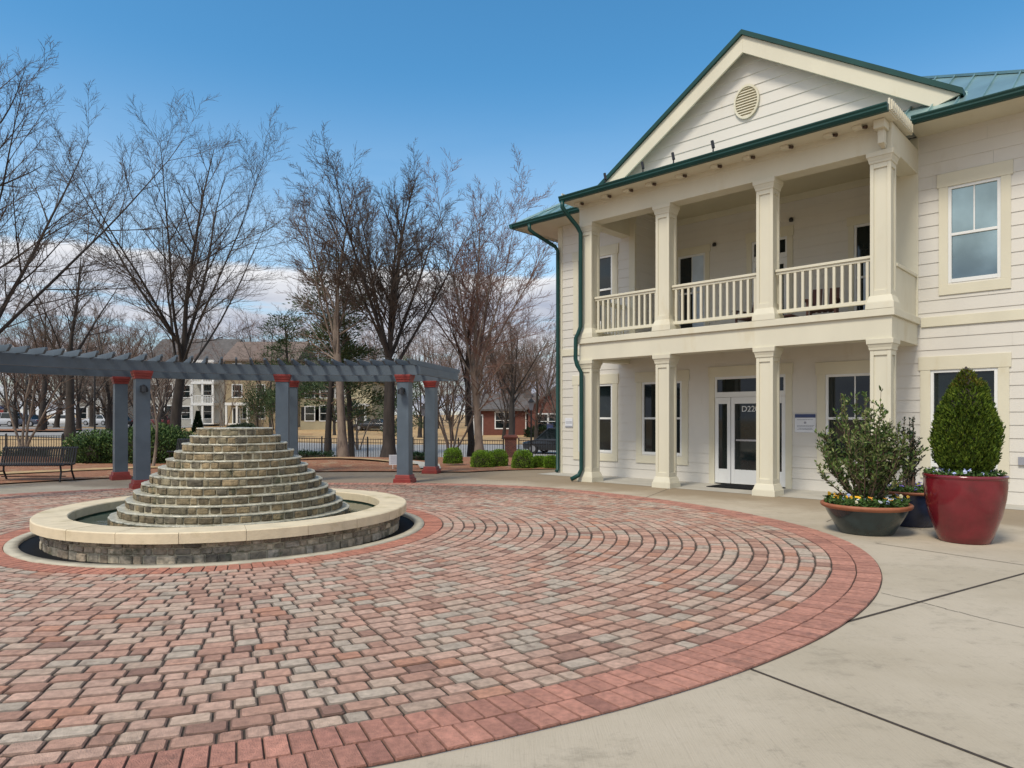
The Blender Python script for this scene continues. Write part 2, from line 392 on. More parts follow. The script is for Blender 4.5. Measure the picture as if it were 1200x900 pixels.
# ------------------------------------------------------------------ fountain
def fountain():
    F = thing('tiered_fountain', 'round stepped stone fountain in a low basin with cream coping', 'fountain', FC)
    S = 96
    mb = MB(); mb.lathe([(2.63,.0),(2.63,.022),(2.49,.022),(2.49,-.1)], S); mb.build('curb', M['curb'], F, True)
    mb = MB(); mb.lathe([(2.51,-.01),(2.2,-.03)], S); mb.build('drain_channel', M['rubber'], F)
    def stones(mb, r, z0, z1, ln, th, seed, irr=.3, pal=None):
        q = random.Random(seed); n = max(6, int(2*PI*r/ln)); ph_ = q.uniform(0,1); cuts = [i+ph_+q.uniform(-irr,irr) for i in range(n)]; cuts.append(cuts[0]+n)
        for i in range(n):
            a0, a1 = cuts[i]*2*PI/n, cuts[i+1]*2*PI/n; g_ = .006/r
            a0 += g_; a1 -= g_
            rr = r + q.uniform(-.013,.011); c = q.choice(pal); v = q.uniform(.6,1.25); c = tuple(x*v for x in c)
            zz0, zz1 = z0+.005, z1-.005+q.uniform(-.003,.003)
            vs = []; e = .012
            for a, k in ((a0,1),(a0+e/r,0),((a0+a1)/2,-.4),(a1-e/r,0),(a1,1)):
                for z, kk in ((zz0,1),(zz0+e,0),(zz1-e,0),(zz1,1)):
                    ro = rr - .010*max(k,0) - .010*kk + (.004 if k < 0 else 0)
                    vs.append((ro*math.cos(a), ro*math.sin(a), z))
            fs = [(i_*4+j, (i_+1)*4+j, (i_+1)*4+j+1, i_*4+j+1) for i_ in range(4) for j in range(3)]
            # top and ends going back into the mortar
            o = len(vs)
            for a in (a0,(a0+a1)/2,a1):
                vs.append(((rr-th)*math.cos(a),(rr-th)*math.sin(a),zz1))
            fs += [(3,11,o+1,o),(11,19,o+2,o+1),(0,3,o),(16,o+2,19)]
            mb.add(vs, fs, 0, c)
    pw = [(.30,.24,.18),(.36,.29,.21),(.40,.34,.25),(.44,.37,.27),(.23,.20,.155),(.36,.31,.245)]
    mb = MB(); stones(mb, 2.265, -.08, .065, .15, .05, 1, pal=pw); stones(mb, 2.265, .065, .14, .125, .05, 2, pal=pw); stones(mb, 2.265, .14, .21, .14, .05, 3, pal=pw)
    mb.lathe([(2.248,-.12),(2.248,.21)], S, 1)
    mb.build('basin_wall', [M['stone'], M['mortar']], F)
    mb = MB(); mb.lathe([(2.02,.215),(2.02,.0)], S); mb.build('pool_lining', M['poolwall'], F, True)
    # coping in segments
    mb = MB(); nseg = 22
    for i in range(nseg):
        a0 = 2*PI*i/nseg + .001; a1 = 2*PI*(i+1)/nseg - .001; k = 7; dz = rnd.uniform(-.002,.002); v = rnd.uniform(-.003,.003)
        vs = []
        for j in range(k):
            a = a0+(a1-a0)*j/(k-1)
            for r_, z in ((1.985,.21),(1.985,.318+dz),(1.997,.33+dz),(2.363+v,.33+dz),(2.375+v,.318+dz),(2.375+v,.21)):
                vs.append((r_*math.cos(a), r_*math.sin(a), z))
        fs = [(j*6+p, (j+1)*6+p, (j+1)*6+(p+1)%6, j*6+(p+1)%6) for j in range(k-1) for p in range(6)] + [tuple(range(6)), tuple(range(6*(k-1),6*k))[::-1]]
        mb.add(vs, fs)
    fixn(mb.build('coping', M['coping'], F))
    pt = [(.18,.14,.08),(.22,.165,.09),(.165,.13,.075),(.24,.18,.10),(.13,.11,.075),(.19,.16,.10)]
    NT = 12; z0 = .10; dz = (1.415-.17)/NT
    for i in range(NT):
        r = 1.55 - (1.55-.495)*i/(NT-1); zb = .17 + dz*i - (.09 if i == 0 else 0); ztp = .17+dz*(i+1)
        mb = MB(); stones(mb, r, zb, ztp-.016, .145, .05, 20+i, pal=pt)
        mb.lathe([(r-.016,zb-.04),(r-.016,ztp-.014)], 72, 1)
        # tread slab with a ragged wet lip
        vs = []; q = random.Random(i+90); K = 90; rin = max(0.02, r-.16)
        for j in range(K):
            a = 2*PI*j/K; ro = r+.004+q.uniform(-.011,.011)
            for rr, z in ((rin,ztp),(ro-.006,ztp+q.uniform(-.002,.003)),(ro,ztp-.006),(ro-.004,ztp-.018)):
                vs.append((rr*math.cos(a), rr*math.sin(a), z))
        fs = [(j*4+p, j*4+p+1, ((j+1)%K)*4+p+1, ((j+1)%K)*4+p) for j in range(K) for p in range(3)]
        mb.add(vs, fs, 2)
        if i == NT-1: mb.add([(rin*math.cos(2*PI*j/24), rin*math.sin(2*PI*j/24), ztp) for j in range(24)], [tuple(range(24))], 2)
        mb.build('tier', [M['stone'], M['mortar'], M['tread']], F)
    mb = MB(); mb.lathe([(2.03,.19),(1.3,.19)], S)
    w = mb.build('water', M['water'], None, True); w.location = FC; struct(w)
fountain()

# ------------------------------------------------------------------ the white building
B = thing('two_storey_building', 'two storey cream clapboard building with columned porch and teal metal roof', 'building', BO, BR)
def P(name, mb, m, parent=B, **k): return mb.build(name, m, parent, **k)
LAP = .238
def siding(mb, x0, x1, z0, z1, holes=(), off=0., xf=None):
    """lap boards on the plane y=0 facing -y; xf(x,y,z) places them"""
    xf = xf or (lambda x, y, z: (x, y, z))
    zs = set([z0, z1])
    k = 0
    while z0 + k*LAP < z1: zs.add(z0+k*LAP); k += 1
    for h in holes: zs.update(v for v in (h[2], h[3]) if z0 < v < z1)
    zs = sorted(zs)
    for za, zb in zip(zs, zs[1:]):
        if zb-za < 1e-4: continue
        zm = (za+zb)/2; iv = [(x0, x1)]
        for h in holes:
            if h[2] < zm < h[3]:
                nv = []
                for a, b_ in iv:
                    if h[1] <= a or h[0] >= b_: nv.append((a,b_)); continue
                    if h[0] > a: nv.append((a,h[0]))
                    if h[1] < b_: nv.append((h[1],b_))
                iv = nv
        kb = math.floor((zm-z0)/LAP); f = lambda z: -.012*(1-((z-z0)-kb*LAP)/LAP) - .002
        sq = random.Random(kb*13+int(x0*7)); nv = []
        for a, b_ in iv:
            c_ = x0 + sq.uniform(.3,3.6)
            while c_ < x1:
                if a+.15 < c_ < b_-.15: nv.append((a,c_-.0008)); a = c_+.0008
                c_ += 3.6
            nv.append((a,b_))
        for a, b_ in nv:
            vs = [xf(a,f(za),za), xf(b_,f(za),za), xf(b_,f(zb),zb), xf(a,f(zb),zb)]
            bot = [xf(a,0.01,za), xf(b_,0.01,za), xf(b_,f(za),za), xf(a,f(za),za)]
            mb.add(vs, [(0,1,2,3)])
            if abs((za-z0)-kb*LAP) < 1e-4: mb.add(bot, [(0,1,2,3)])
WY = 1.75
Wn = [(-8.30,-7.15,.62,2.47),(-6.235,-5.085,.62,2.47),(-1.70,-.55,.62,2.47),(.235,1.30,.62,2.47),(.525,1.345,4.10,5.92),(-8.30,-7.15,4.10,5.92)]
DOORH = (-4.22,-2.54,0,2.52)
LOG = (-6.45,-.45,3.42,6.97)
mb = MB()
siding(mb, -9.0, 1.95, .0, 7.0, [h for h in Wn]+[DOORH, LOG], xf=lambda x,y,z: (x, WY+y, z))
siding(mb, -WY-11, -WY, 0, 7.0, [], xf=lambda x,y,z: (1.95-y, -x, z))       # right side wall, facing +x
siding(mb, WY, WY+11, 0, 7.0, [], xf=lambda x,y,z: (-9.0+y, WY+WY+11-x, z))   # left side wall
siding(mb, -1.95, 9.0, 0, 7.0, [], xf=lambda x,y,z: (-x, WY+11-y, z))
P('wall', mb, M['siding'])
# loggia upstairs
LB = 3.40
UW = [(-6.14,-5.33,3.9,5.95),(-1.64,-.75,3.55,5.95)]; UD = (-4.05,-3.16,3.49,5.99)
mb = MB(); siding(mb, -6.45, -.45, 3.49, 6.97, UW+[UD], xf=lambda x,y,z: (x, LB+y, z))
siding(mb, WY, LB, 3.49, 6.97, [], xf=lambda x,y,z: (-6.45-y, x, z))
siding(mb, -LB, -WY, 3.49, 6.97, [], xf=lambda x,y,z: (-.45+y, -x, z))
P('loggia_wall', mb, M['siding'])
mb = MB(); mb.box(-6.45,-.45,LB-.03,LB-.002,6.80,6.97); P('crown_board', mb, M['trim'])
# corner boards, band, loggia jambs
for nm_, bx_ in (('corner_board',(-9.02,-8.87,WY-.03,WY+.1,0,6.98)),('corner_board',(1.83,1.97,WY-.03,WY+.1,0,6.98)),('jamb_board',(-6.62,-6.44,WY-.03,WY+.05,3.49,6.97)),
                 ('jamb_board',(-.46,.03,WY-.03,WY+.05,3.49,6.97)),('band_board',(.08,1.83,WY-.035,WY,3.30,3.485)),('band_board',(-8.87,-6.97,WY-.035,WY,3.30,3.485))):
    mb = MB(); mb.box(*bx_); P(nm_, mb, M['trim'], bevel=.004)
# windows
def window(x0, x1, z0, z1, y, casing=.17, head=.26, pane_m='glass', muntin=True, meet=.5, parent=B, sill=True, cas=True):
    w = MB()
    if cas:
        w.box(x0-casing, x0, y-.03, y+.02, z0-.03, z1); w.box(x1, x1+casing, y-.03, y+.02, z0-.03, z1)
        w.box(x0-casing-.03, x1+casing+.03, y-.036, y+.02, z1, z1+head); w.box(x0-casing, x1+casing, y-.034, y+.02, z0-.22, z0-.03)
    else: w.box(x0-.01,x1+.01,y-.01,y+.02,z1,z1+.02)
    wo = P('window', w, M['trim'], parent, bevel=.004)
    f = MB(); t = .055; zm = z0+(z1-z0)*meet
    f.box(x0,x0+t,y-.012,y+.06,z0,z1); f.box(x1-t,x1,y-.012,y+.06,z0,z1); f.box(x0+t,x1-t,y-.012,y+.06,z1-t,z1); f.box(x0+t,x1-t,y-.02,y+.06,z0,z0+.07)
    f.box(x0+t,x1-t,y-.004,y+.06,zm-.025,zm+.025)
    if muntin: f.box((x0+x1)/2-.012,(x0+x1)/2+.012,y+.012,y+.05,zm+.025,z1-t)
    f.build('frame', M['white'], wo, bevel=.003)
    g_ = MB(); g_.box(x0+t*.5,x1-t*.5,y+.026,y+.034,zm,z1-t*.5); g_.box(x0+t*.5,x1-t*.5,y+.040,y+.048,z0+.03,zm)
    g_.build('pane', M[pane_m], wo)
    return wo
for i, h in enumerate(Wn):
    window(*h, WY, pane_m='skyglass' if i == 4 else 'glass', casing=.15 if i == 4 else .17)
for i, h in enumerate(UW):
    w = window(*h, LB, casing=.12, head=.2, meet=.5)
for bx_ in ((-5.72,-5.40,LB+.015,LB+.022,4.0,5.9),(-1.45,-1.22,LB+.015,LB+.022,3.6,5.2)):
    mb = MB(); mb.box(*bx_); P('curtain', mb, M['curtain'])
# entrance door
def door(x0, x1, z1, y, lites, tz, parent=B, zb=0.):
    c = MB(); cw = .14
    c.box(x0-cw,x0,y-.03,y+.02,zb,z1); c.box(x1,x1+cw,y-.03,y+.02,zb,z1); c.box(x0-cw-.02,x1+cw+.02,y-.036,y+.02,z1,z1+.24)
    d = P('door', c, M['trim'], parent, bevel=.004)
    f = MB(); y0 = y-.008
    f.box(x0,x1,y0,y+.06,z1-.06,z1); f.box(x0,x1,y0,y+.06,tz-.06,tz+.06); f.box(x0,x0+.05,y0,y+.06,tz+.06,z1-.06); f.box(x1-.05,x1,y0,y+.06,tz+.06,z1-.06)
    g_ = MB(); g_.box(x0+.03,x1-.03,y+.025,y+.032,tz+.04,z1-.03)
    for (a, b_) in lites:
        s_ = .09
        f.box(a+.006,a+s_,y0,y+.05,zb+.03,tz-.066); f.box(b_-s_,b_-.006,y0,y+.05,zb+.03,tz-.066)
        f.box(a+s_,b_-s_,y0,y+.05,zb+.03,zb+.36); f.box(a+s_,b_-s_,y0,y+.05,tz-.066-.15,tz-.066)
        g_.box(a+s_-.02,b_-s_+.02,y+.02,y+.027,zb+.34,tz-.19)
    f.box(x0,x0+.006,y0+.002,y+.06,zb,tz-.06); f.box(x1-.006,x1,y0+.002,y+.06,zb,tz-.06)
    f.build('frame', M['white'], d, bevel=.003); g_.build('pane', M['glass'], d)
    k = MB()
    for (a, b_) in lites: k.box(a-.003,a+.003,y0+.001,y+.05,zb+.03,tz-.066)
    k.build('gap', M['black'], d)
    return d
d = door(-4.22,-2.54,2.52,WY,[(-4.22,-3.82),(-3.82,-2.90),(-2.90,-2.54)],2.10)
k = MB(); k.tube([(-2.99,WY-.06,.95),(-2.99,WY-.06,1.25)],.012,8); k.box(-3.0,-2.98,WY-.06,WY,.96,.98); k.box(-3.0,-2.98,WY-.06,WY,1.22,1.24)
k.box(-3.70,-3.02,WY+.005,WY+.018,1.02,1.06)
k.build('handle', M['rim'], d)
# door number
def text_mesh(name, txt, size, m, parent=None):
    cu = bpy.data.curves.new(name, 'FONT'); cu.body = txt; cu.size = size; cu.extrude = .002; cu.align_x = 'CENTER'
    o = bpy.data.objects.new(name, cu); COL.objects.link(o); bpy.context.view_layer.update()
    dg = bpy.context.evaluated_depsgraph_get(); me = bpy.data.meshes.new_from_object(o.evaluated_get(dg)); bpy.data.objects.remove(o)
    me.materials.clear(); me.materials.append(m)
    o = bpy.data.objects.new(name, me); COL.objects.link(o); o.parent = parent; return o
t = text_mesh('door_number', 'D220', .185, M['white'], d); t.location = (-3.36, WY+.012, 1.70); t.rotation_euler = (R(90),0,0)
d2 = door(UD[0],UD[1],UD[3],LB,[(UD[0],UD[1])],5.55,zb=3.49)

# columns
def column(x, z0, z1, b=.17):
    s_ = MB(); w = .34; h = z1-z0; c = .29
    s_.box(-c/2,c/2,-c/2,c/2,.1,h-.05)
    e = .062; i = w/2
    for sx in (-1,1):
        for sy in (-1,1):
            xa, xb = sorted((sx*i, sx*(i-e))); ya, yb = sorted((sy*i, sy*(i-e))); s_.box(xa,xb,ya,yb,.1,h-.05)
    for z_a, z_b in ((.1,.34),(h-.29,h-.05)):
        s_.box(-i+e,i-e,-i+.002,i-.002,z_a,z_b); s_.box(-i+.002,i-.002,-i+e,i-e,z_a,z_b)
    o = P('column', s_, M['trim'], bevel=.005); o.location = (x, b, z0)
    bb = MB(); bb.frustum(0,0,0,.12,.47,.455); bb.frustum(0,0,.12,.24,.44,.365); bb.build('base', M['trim'], o, bevel=.006)
    cc = MB(); cc.frustum(0,0,h-.20,h-.155,.365,.38); cc.frustum(0,0,h-.155,h-.09,.375,.42); cc.frustum(0,0,h-.09,h,.44,.45); cc.build('capital', M['trim'], o, bevel=.005)
    return o
CX = [-6.71,-4.59,-2.27,-.17]
for x in CX: column(x, 0, 2.96)
for x in CX: column(x, 3.49, 6.29)
# beams and balcony
mb = MB()
mb.box(-6.90,.02,-.012,.35,2.96,3.36); mb.box(-.30,.019,.35,WY,2.962,3.36); mb.box(-6.899,-6.60,.35,WY,2.962,3.36)
P('balcony_beam', mb, M['trim'], bevel=.006)
mb = MB(); mb.box(-6.96,.07,-.06,WY-.04,3.36,3.49); P('balcony_edge', mb, M['trim'], bevel=.008)
mb = MB(); mb.box(-6.45,-.45,WY-.04,LB,3.38,3.488); P('balcony_floor', mb, M['slab'])
mb = MB(); mb.box(-6.6,-.3,.35,WY-.03,3.20,3.24); P('porch_ceiling', mb, M['ceil'])
mb = MB(); mb.box(-6.60,-.30,.35,WY-.04,6.96,6.99); mb.box(-6.45,-.45,WY-.04,LB,6.96,6.99); P('balcony_ceiling', mb, M['ceil'])
mb = MB(); mb.box(-6.90,.02,-.012,.35,6.29,6.76); mb.box(-.30,.019,.35,WY,6.292,6.76); mb.box(-6.899,-6.60,.35,WY,6.292,6.76)
mb.box(-6.60,-.30,.34,.36,6.76,6.97)
P('porch_beam', mb, M['trim'], bevel=.006)
# railings
BAL = MB(); BAL.box(-.024,.024,-.024,.024,0,.78)
balm = None
def railing(p, q, n, z=3.49):
    global balm
    p = Vector((*p,0)); q = Vector((*q,0)); L_ = (q-p).length; ang = math.atan2(q.y-p.y, q.x-p.x)
    r = MB(); r.box(0,L_,-.055,.055,.95,1.0); r.box(0,L_,-.03,.03,.90,.95)
    o = P('railing', r, M['trim'], bevel=.005); o.location = (p.x,p.y,z); o.rotation_euler = (0,0,ang)
    r = MB(); r.box(0,L_,-.035,.035,.13,.20); r.build('bottom_rail', M['trim'], o, bevel=.005)
    for i in range(n):
        if balm is None:
            bo = BAL.build('baluster', M['trim'], o); balm = bo
        else:
            bo = balm.copy(); COL.objects.link(bo); bo.parent = o
        bo.location = (L_*(i+.6)/(n+.2), 0, .16)
for a, b_ in ((CX[0],CX[1]),(CX[1],CX[2]),(CX[2],CX[3])):
    railing((a+.17,.17),(b_-.17,.17),12 if b_-a < 2.2 else 13)
railing((-6.75,.34),(-6.75,WY-.03),9)
mb = MB(); mb.box(-.16,-.01,.34,WY-.03,3.49,4.28); mb.box(-.20,.02,.34,WY-.03,4.28,4.34); P('parapet', mb, M['trim'], bevel=.005)
# roofs -------------------------------------------------------------
PT = .645; EB = .95; EZ = 7.08; XL = -9.95; XR = 2.80; DB = 13.7
ridge_h = (XR-XL)/2
def zroof(b): return EZ + PT*(b-EB)
mb = MB(); h = (XR-XL)/2; hd = (DB-EB)/2; hh = min(h, hd)
xa, xb, ba, bb_ = XL+hh, XR-hh, EB+hh, DB-hh
if xb - xa < .01: xa -= .02; xb += .02
zr = EZ+PT*hh
vs = [(XL,EB,EZ),(XR,EB,EZ),(XR,DB,EZ),(XL,DB,EZ),(xa,ba,zr),(xb,ba,zr),(xb,bb_+.01,zr),(xa,bb_+.01,zr)]
mb.add(vs, [(0,1,5,4),(1,2,6,5),(2,3,7,6),(3,0,4,7),(4,5,6,7)])
roof = P('roof', mb, M['roof'])
# standing seams on main front slope, right slope and left slope
sm = MB()
def seam(p, q, w=.022, h_=.045):
    p = Vector(p); q = Vector(q); d_ = (q-p).normalized(); side = d_.cross(Vector((0,0,1))).normalized()*w/2; up = side.cross(d_).normalized()*h_
    if up.z < 0: up = -up
    sm.add([p-side,p+side,p+side+up,p-side+up,q-side,q+side,q+side+up,q-side+up], [(0,1,2,3),(4,7,6,5),(0,4,5,1),(1,5,6,2),(2,6,7,3),(3,7,4,0)])
x = XL+.2
while x < XR:
    t_ = min(x-XL, XR-x, hh)
    seam((x,EB,EZ),(x,EB+t_,EZ+PT*t_)); x += .42
y = EB+.2
while y < DB:
    t_ = min(y-EB, DB-y, hh); seam((XR,y,EZ),(XR-t_,y,EZ+PT*t_)); seam((XL,y,EZ),(XL+t_,y,EZ+PT*t_)); y += .42
seam((XL,EB,EZ),(xa,ba,zr),.09,.05); seam((XR,EB,EZ),(xb,ba,zr),.09,.05)
# gable
GX = -3.40; GZ = 10.30; GB = 1.45; HS = 4.22
def grake(x): return GZ - PT*abs(x-GX)
gr = MB()
for s_ in (-1,1):
    xe = GX+s_*HS
    gr.add([(GX,GB-.06,GZ),(xe,GB-.06,grake(xe)),(xe,7.5,grake(xe)),(GX,7.5,GZ)], [(0,1,2,3)])
    gr.add([(GX,GB-.06,GZ),(xe,GB-.06,grake(xe)),(xe,GB-.06,grake(xe)-.11),(GX,GB-.06,GZ-.11)], [(0,1,2,3)])
    gr.add([(xe,GB-.06,grake(xe)),(xe,7.5,grake(xe)),(xe,7.5,grake(xe)-.11),(xe,GB-.06,grake(xe)-.11)], [(0,1,2,3)])
    gr.add([(GX,GB-.06,GZ-.11),(xe,GB-.06,grake(xe)-.11),(xe,7.5,grake(xe)-.11),(GX,7.5,GZ-.11)], [(0,1,2,3)])
    yy = GB+.3
    while yy < 7: seam((GX,yy,GZ),(xe,yy,grake(xe))); yy += .42
fixn(gr.build('gable_roof', M['teal'], roof))
sm.build('seam', M['roof'], roof)
# rake boards
rk = MB()
for s_ in (-1,1):
    xe = GX+s_*(HS-.05); d1, d2_ = .112, .50
    pts = [(GX,GB,GZ-d1),(xe,GB,grake(xe)-d1),(xe-s_*.42,GB,grake(xe-s_*.42)-d2_),(GX,GB,GZ-d2_)]
    rk.prism(pts, (0,.05,0))
    pts = [(GX,GB+.05,GZ-d1-.02),(xe-s_*.2,GB+.05,grake(xe-s_*.2)-d1-.02),(xe-s_*.2,GB+.05,grake(xe-s_*.2)-d1-.05),(GX,GB+.05,GZ-d1-.05)]
    rk.prism(pts, (0,.24,0))
fixn(P('rake_board', rk, M['trim'], bevel=.004))
# gable siding, trimmed to the rake
gs = MB(); z = 7.02
while z < GZ-.2:
    z1 = z+.262
    def half(zz): return max(0,(GZ-.14-zz)/PT)
    w0, w1 = min(half(z),4.1), min(half(z1),4.1)
    y0, y1 = WY-.02, WY-.003
    gs.add([(GX-w0,y0,z),(GX+w0,y0,z),(GX+w1,y1,z1),(GX-w1,y1,z1)], [(0,1,2,3)])
    gs.add([(GX-w0,WY,z),(GX+w0,WY,z),(GX+w0,y0,z),(GX-w0,y0,z)], [(0,1,2,3)])
    z = z1
P('gable_wall', gs, M['siding'])
# round louvre
gv = MB(); n = 40; gc = (GX-.02, 8.78); rw, rh = .30, .39
ov = [(math.cos(2*PI*k/n), math.sin(2*PI*k/n)) for k in range(n)]
vs = []
for s_, yy in ((1.0,WY-.02),(1.0,WY-.07),(.86,WY-.07),(.86,WY-.02)):
    vs += [(gc[0]+c*rw*s_, yy, gc[1]+s*rh*s_) for c, s in ov]
gv.add(vs, [(j*n+k,j*n+(k+1)%n,(j+1)*n+(k+1)%n,(j+1)*n+k) for j in range(3) for k in range(n)])
for k in range(11):
    zz = -rh*.8 + k*rh*.16; xx = rw*.88*math.sqrt(max(0,1-(zz/rh/.9)**2))
    if xx > .03: gv.add([(gc[0]-xx,WY-.06,gc[1]+zz-.02),(gc[0]+xx,WY-.06,gc[1]+zz-.02),(gc[0]+xx,WY-.025,gc[1]+zz+.028),(gc[0]-xx,WY-.025,gc[1]+zz+.028)],[(0,1,2,3)])
gvo = P('gable_vent', gv, M['trim'])
gd = MB(); gd.add([(gc[0]+c*rw*.9,WY-.023,gc[1]+s*rh*.9) for c, s in ov],[tuple(range(n))[::-1]]); gd.build('louvre_backing', M['ceil'], gvo)
# porch roof, soffits, gutters
pr = MB(); PB = -.50; PZ = 6.87
pr.add([(-7.05,PB,PZ),(.10,PB,PZ),(.10,WY,PZ+.20),(-7.05,WY,PZ+.20)], [(0,1,2,3)])
x = -6.95
while x < .1:
    pr.box(x,x+.025,PB,WY-.05,PZ+.0,PZ+.045); x += .40
P('porch_roof', pr, M['roof'])
sf = MB(); sf.box(-7.05,.10,PB+.02,.0,6.755,6.79); sf.box(XL+.02,-6.90,EB,WY,6.985,7.02); sf.box(.02,XR-.02,EB,WY,6.985,7.02)
sf.box(XL+.02,-9.0,WY,DB,6.985,7.02); sf.box(1.95,XR-.02,WY,DB,6.985,7.02); sf.box(-7.05,.10,.0,EB,6.79,6.82)
sf.box(-6.9,.02,-.03,0,6.66,6.755)
P('soffit', sf, M['trim'])
fb = MB(); fb.box(XL,-7.05,EB-.015,EB+.01,6.95,7.08); fb.box(.10,XR,EB-.015,EB+.01,6.95,7.08); fb.box(XL-.01,XL+.02,EB,DB,6.95,7.08); fb.box(XR-.02,XR+.01,EB,DB,6.95,7.08)
fb.box(.085,.115,PB,EB,6.78,6.98); fb.box(-7.065,-7.04,PB,EB,6.78,6.98)
for k in range(14): fb.box(.116,.14,PB+.06+k*.1,PB+.10+k*.1,6.80,6.97)
P('fascia', fb, M['trim'])
cb = MB(); cb.box(-.20,-.02,-.30,-.03,6.60,6.75); cb.box(-.16,-.06,-.20,-.03,6.36,6.60); cb.prism([(-.14,-.03,6.30),(-.14,-.14,6.36),(-.14,-.03,6.42)],(.07,0,0)); P('corner_bracket', cb, M['trim'], bevel=.006)
def gutter(p, q, out):
    g_ = MB(); p = Vector(p); q = Vector(q); o = Vector((*out,0))
    prof = [(0,0),(.08,0),(.115,.05),(.115,.075),(.135,.11),(.135,.13),(.0,.13)]
    g_.prism([p+o*a+Vector((0,0,b_)) for a, b_ in prof], q-p)
    return fixn(P('gutter', g_, M['teal']))
gutter((-7.06,PB,6.745),(.10,PB,6.745),(0,-1)); gutter((XL,EB-.016,6.955),(-7.06,EB-.016,6.955),(0,-1)); gutter((.12,EB-.016,6.955),(XR,EB-.016,6.955),(0,-1))
gutter((XL-.011,DB,6.955),(XL-.011,EB-.14,6.955),(-1,0)); gutter((XR+.011,EB-.14,6.955),(XR+.011,DB,6.955),(1,0))
def spout(pts):
    s_ = MB(); s_.tube(pts, .052, 10); o = P('downspout', s_, M['teal'], smooth=True); return o
spout([(-9.35,EB-.08,6.97),(-9.35,EB-.08,6.82),(-9.28,EB+.05,6.72),(-9.02,WY-.16,6.42),(-8.97,WY-.10,6.30),(-8.97,WY-.10,.10),(-8.97,WY-.16,.04)])
spout([(-6.98,PB-.07,6.76),(-6.98,PB-.07,6.62),(-6.96,PB+.02,6.52),(-6.84,-.16,6.20),(-6.80,-.09,6.05),(-6.80,-.09,3.78),(-6.84,-.13,3.62),(-6.90,-.15,3.50),(-6.91,-.15,3.0),(-6.88,-.13,2.85),(-6.79,-.075,2.66),(-6.79,-.075,.30),(-6.83,-.13,.16),(-6.95,-.28,.06)])
# little flood lamps under the porch eave and cable clips on the gutter
for i, x in enumerate((-6.75,-5.95,-5.35,-4.75,-4.0,-3.2,-2.5,-1.75,-.95,-.45)):
    l = MB(); l.box(x-.10,x+.05,-.28,-.12,6.70,6.754)
    o = P('soffit_lamp', l, M['trim'], bevel=.006)
    l = MB(); l.tube([(x+.05,-.2,6.72),(x+.12,-.22,6.70)],[.025,.035],10); l.build('lamp_head', M['bulb'], o)
ck = MB()
for x in (-5.75,-4.75,-4.0,-3.1): ck.tube([(x,PB-.03,6.87),(x+.01,PB-.03,7.06)],.016,6); ck.tube([(x+.01,PB-.03,6.99),(x-.02,PB-.03,7.14)],.034,6)
ck.tube([(-7.0,PB+.08,6.93)]+[(-7+i*.35,PB+.08,6.925+.02*math.sin(i*1.7)) for i in range(1,20)]+[(.0,PB+.08,6.93)],.005,4)
P('cable', ck, M['black'])
for (x,b_,z) in ((-5.05,LB-.03,6.1),(-3.05,LB-.03,6.35)):
    l = MB(); l.lathe([(0.001,.0),(.035,.0),(.05,-.04),(.045,-.09),(.001,-.1)],12); o = P('wall_lamp', l, M['black'], smooth=True); o.location = (x,b_-.03,z+.05)
l = MB(); l.lathe([(0.001,.0),(.06,.0),(.06,-.05),(.03,-.09),(.001,-.09)],12); o = P('ceiling_lamp', l, M['black'], smooth=True); o.location = (-.75,.7,3.2)
mb = MB(); mb.box(1.60,1.70,WY-.05,WY-.02,.72,.86); P('outlet_box', mb, M['signg'])

# signs, mat, chairs on the porch
def wallsign(name, label, x0, x1, z0, z1, head):
    o = MB(); o.box(0,x1-x0,-.03,-.018,0,z1-z0); w_, h_ = x1-x0, z1-z0
    t_ = thing(name, label, 'sign', bw(x0,WY,z0), BR)
    o.build('board', M['signw'], t_, bevel=.003)
    p_ = MB()
    if head: p_.box(0.003,w_-.003,-.033,-.031,h_*.80,h_-.003)
    else: p_.box(.01,w_-.01,-.033,-.031,.012,.045)
    p_.build('header', M['signb'] if head else M['signg'], t_)
    p_ = MB(); q = random.Random(4)
    for k, zz in enumerate((.68,.36,.30,.21,.15) if head else (.62,.52,.42)):
        x = w_*.12 if k != 3 else w_*.2
        while x < w_*(.88 if k != 3 else .8):
            l_ = q.uniform(.012,.03); p_.box(x,x+l_,-.033,-.031,h_*zz,h_*zz+.012); x += l_+.009
    if head: p_.tube([(w_/2,-.031,h_*.53),(w_/2,-.034,h_*.53)],.026,12)
    p_.build('lettering', M['signg'], t_)
wallsign('wall_sign', 'white notice board with navy header beside the entrance door', -2.335,-1.895,1.24,1.64, True)
wallsign('wall_plaque', 'small white plaque on the clapboard near the corner downspout', -8.76,-8.49,1.29,1.55, False)
mb = MB(); mb.box(-.52,.52,-.42,.42,.0,.014)
for k in range(12): mb.box(-.5,.5,-.4+k*.068,-.37+k*.068,.014,.019)
o = mb.build('door_mat', M['rubber'], bevel=.003); o.location = bw(-3.45,WY-.48,.006); o.rotation_euler = (0,0,BR); tag(o, 'black rubber mat in front of the glazed entrance door', 'door mat')
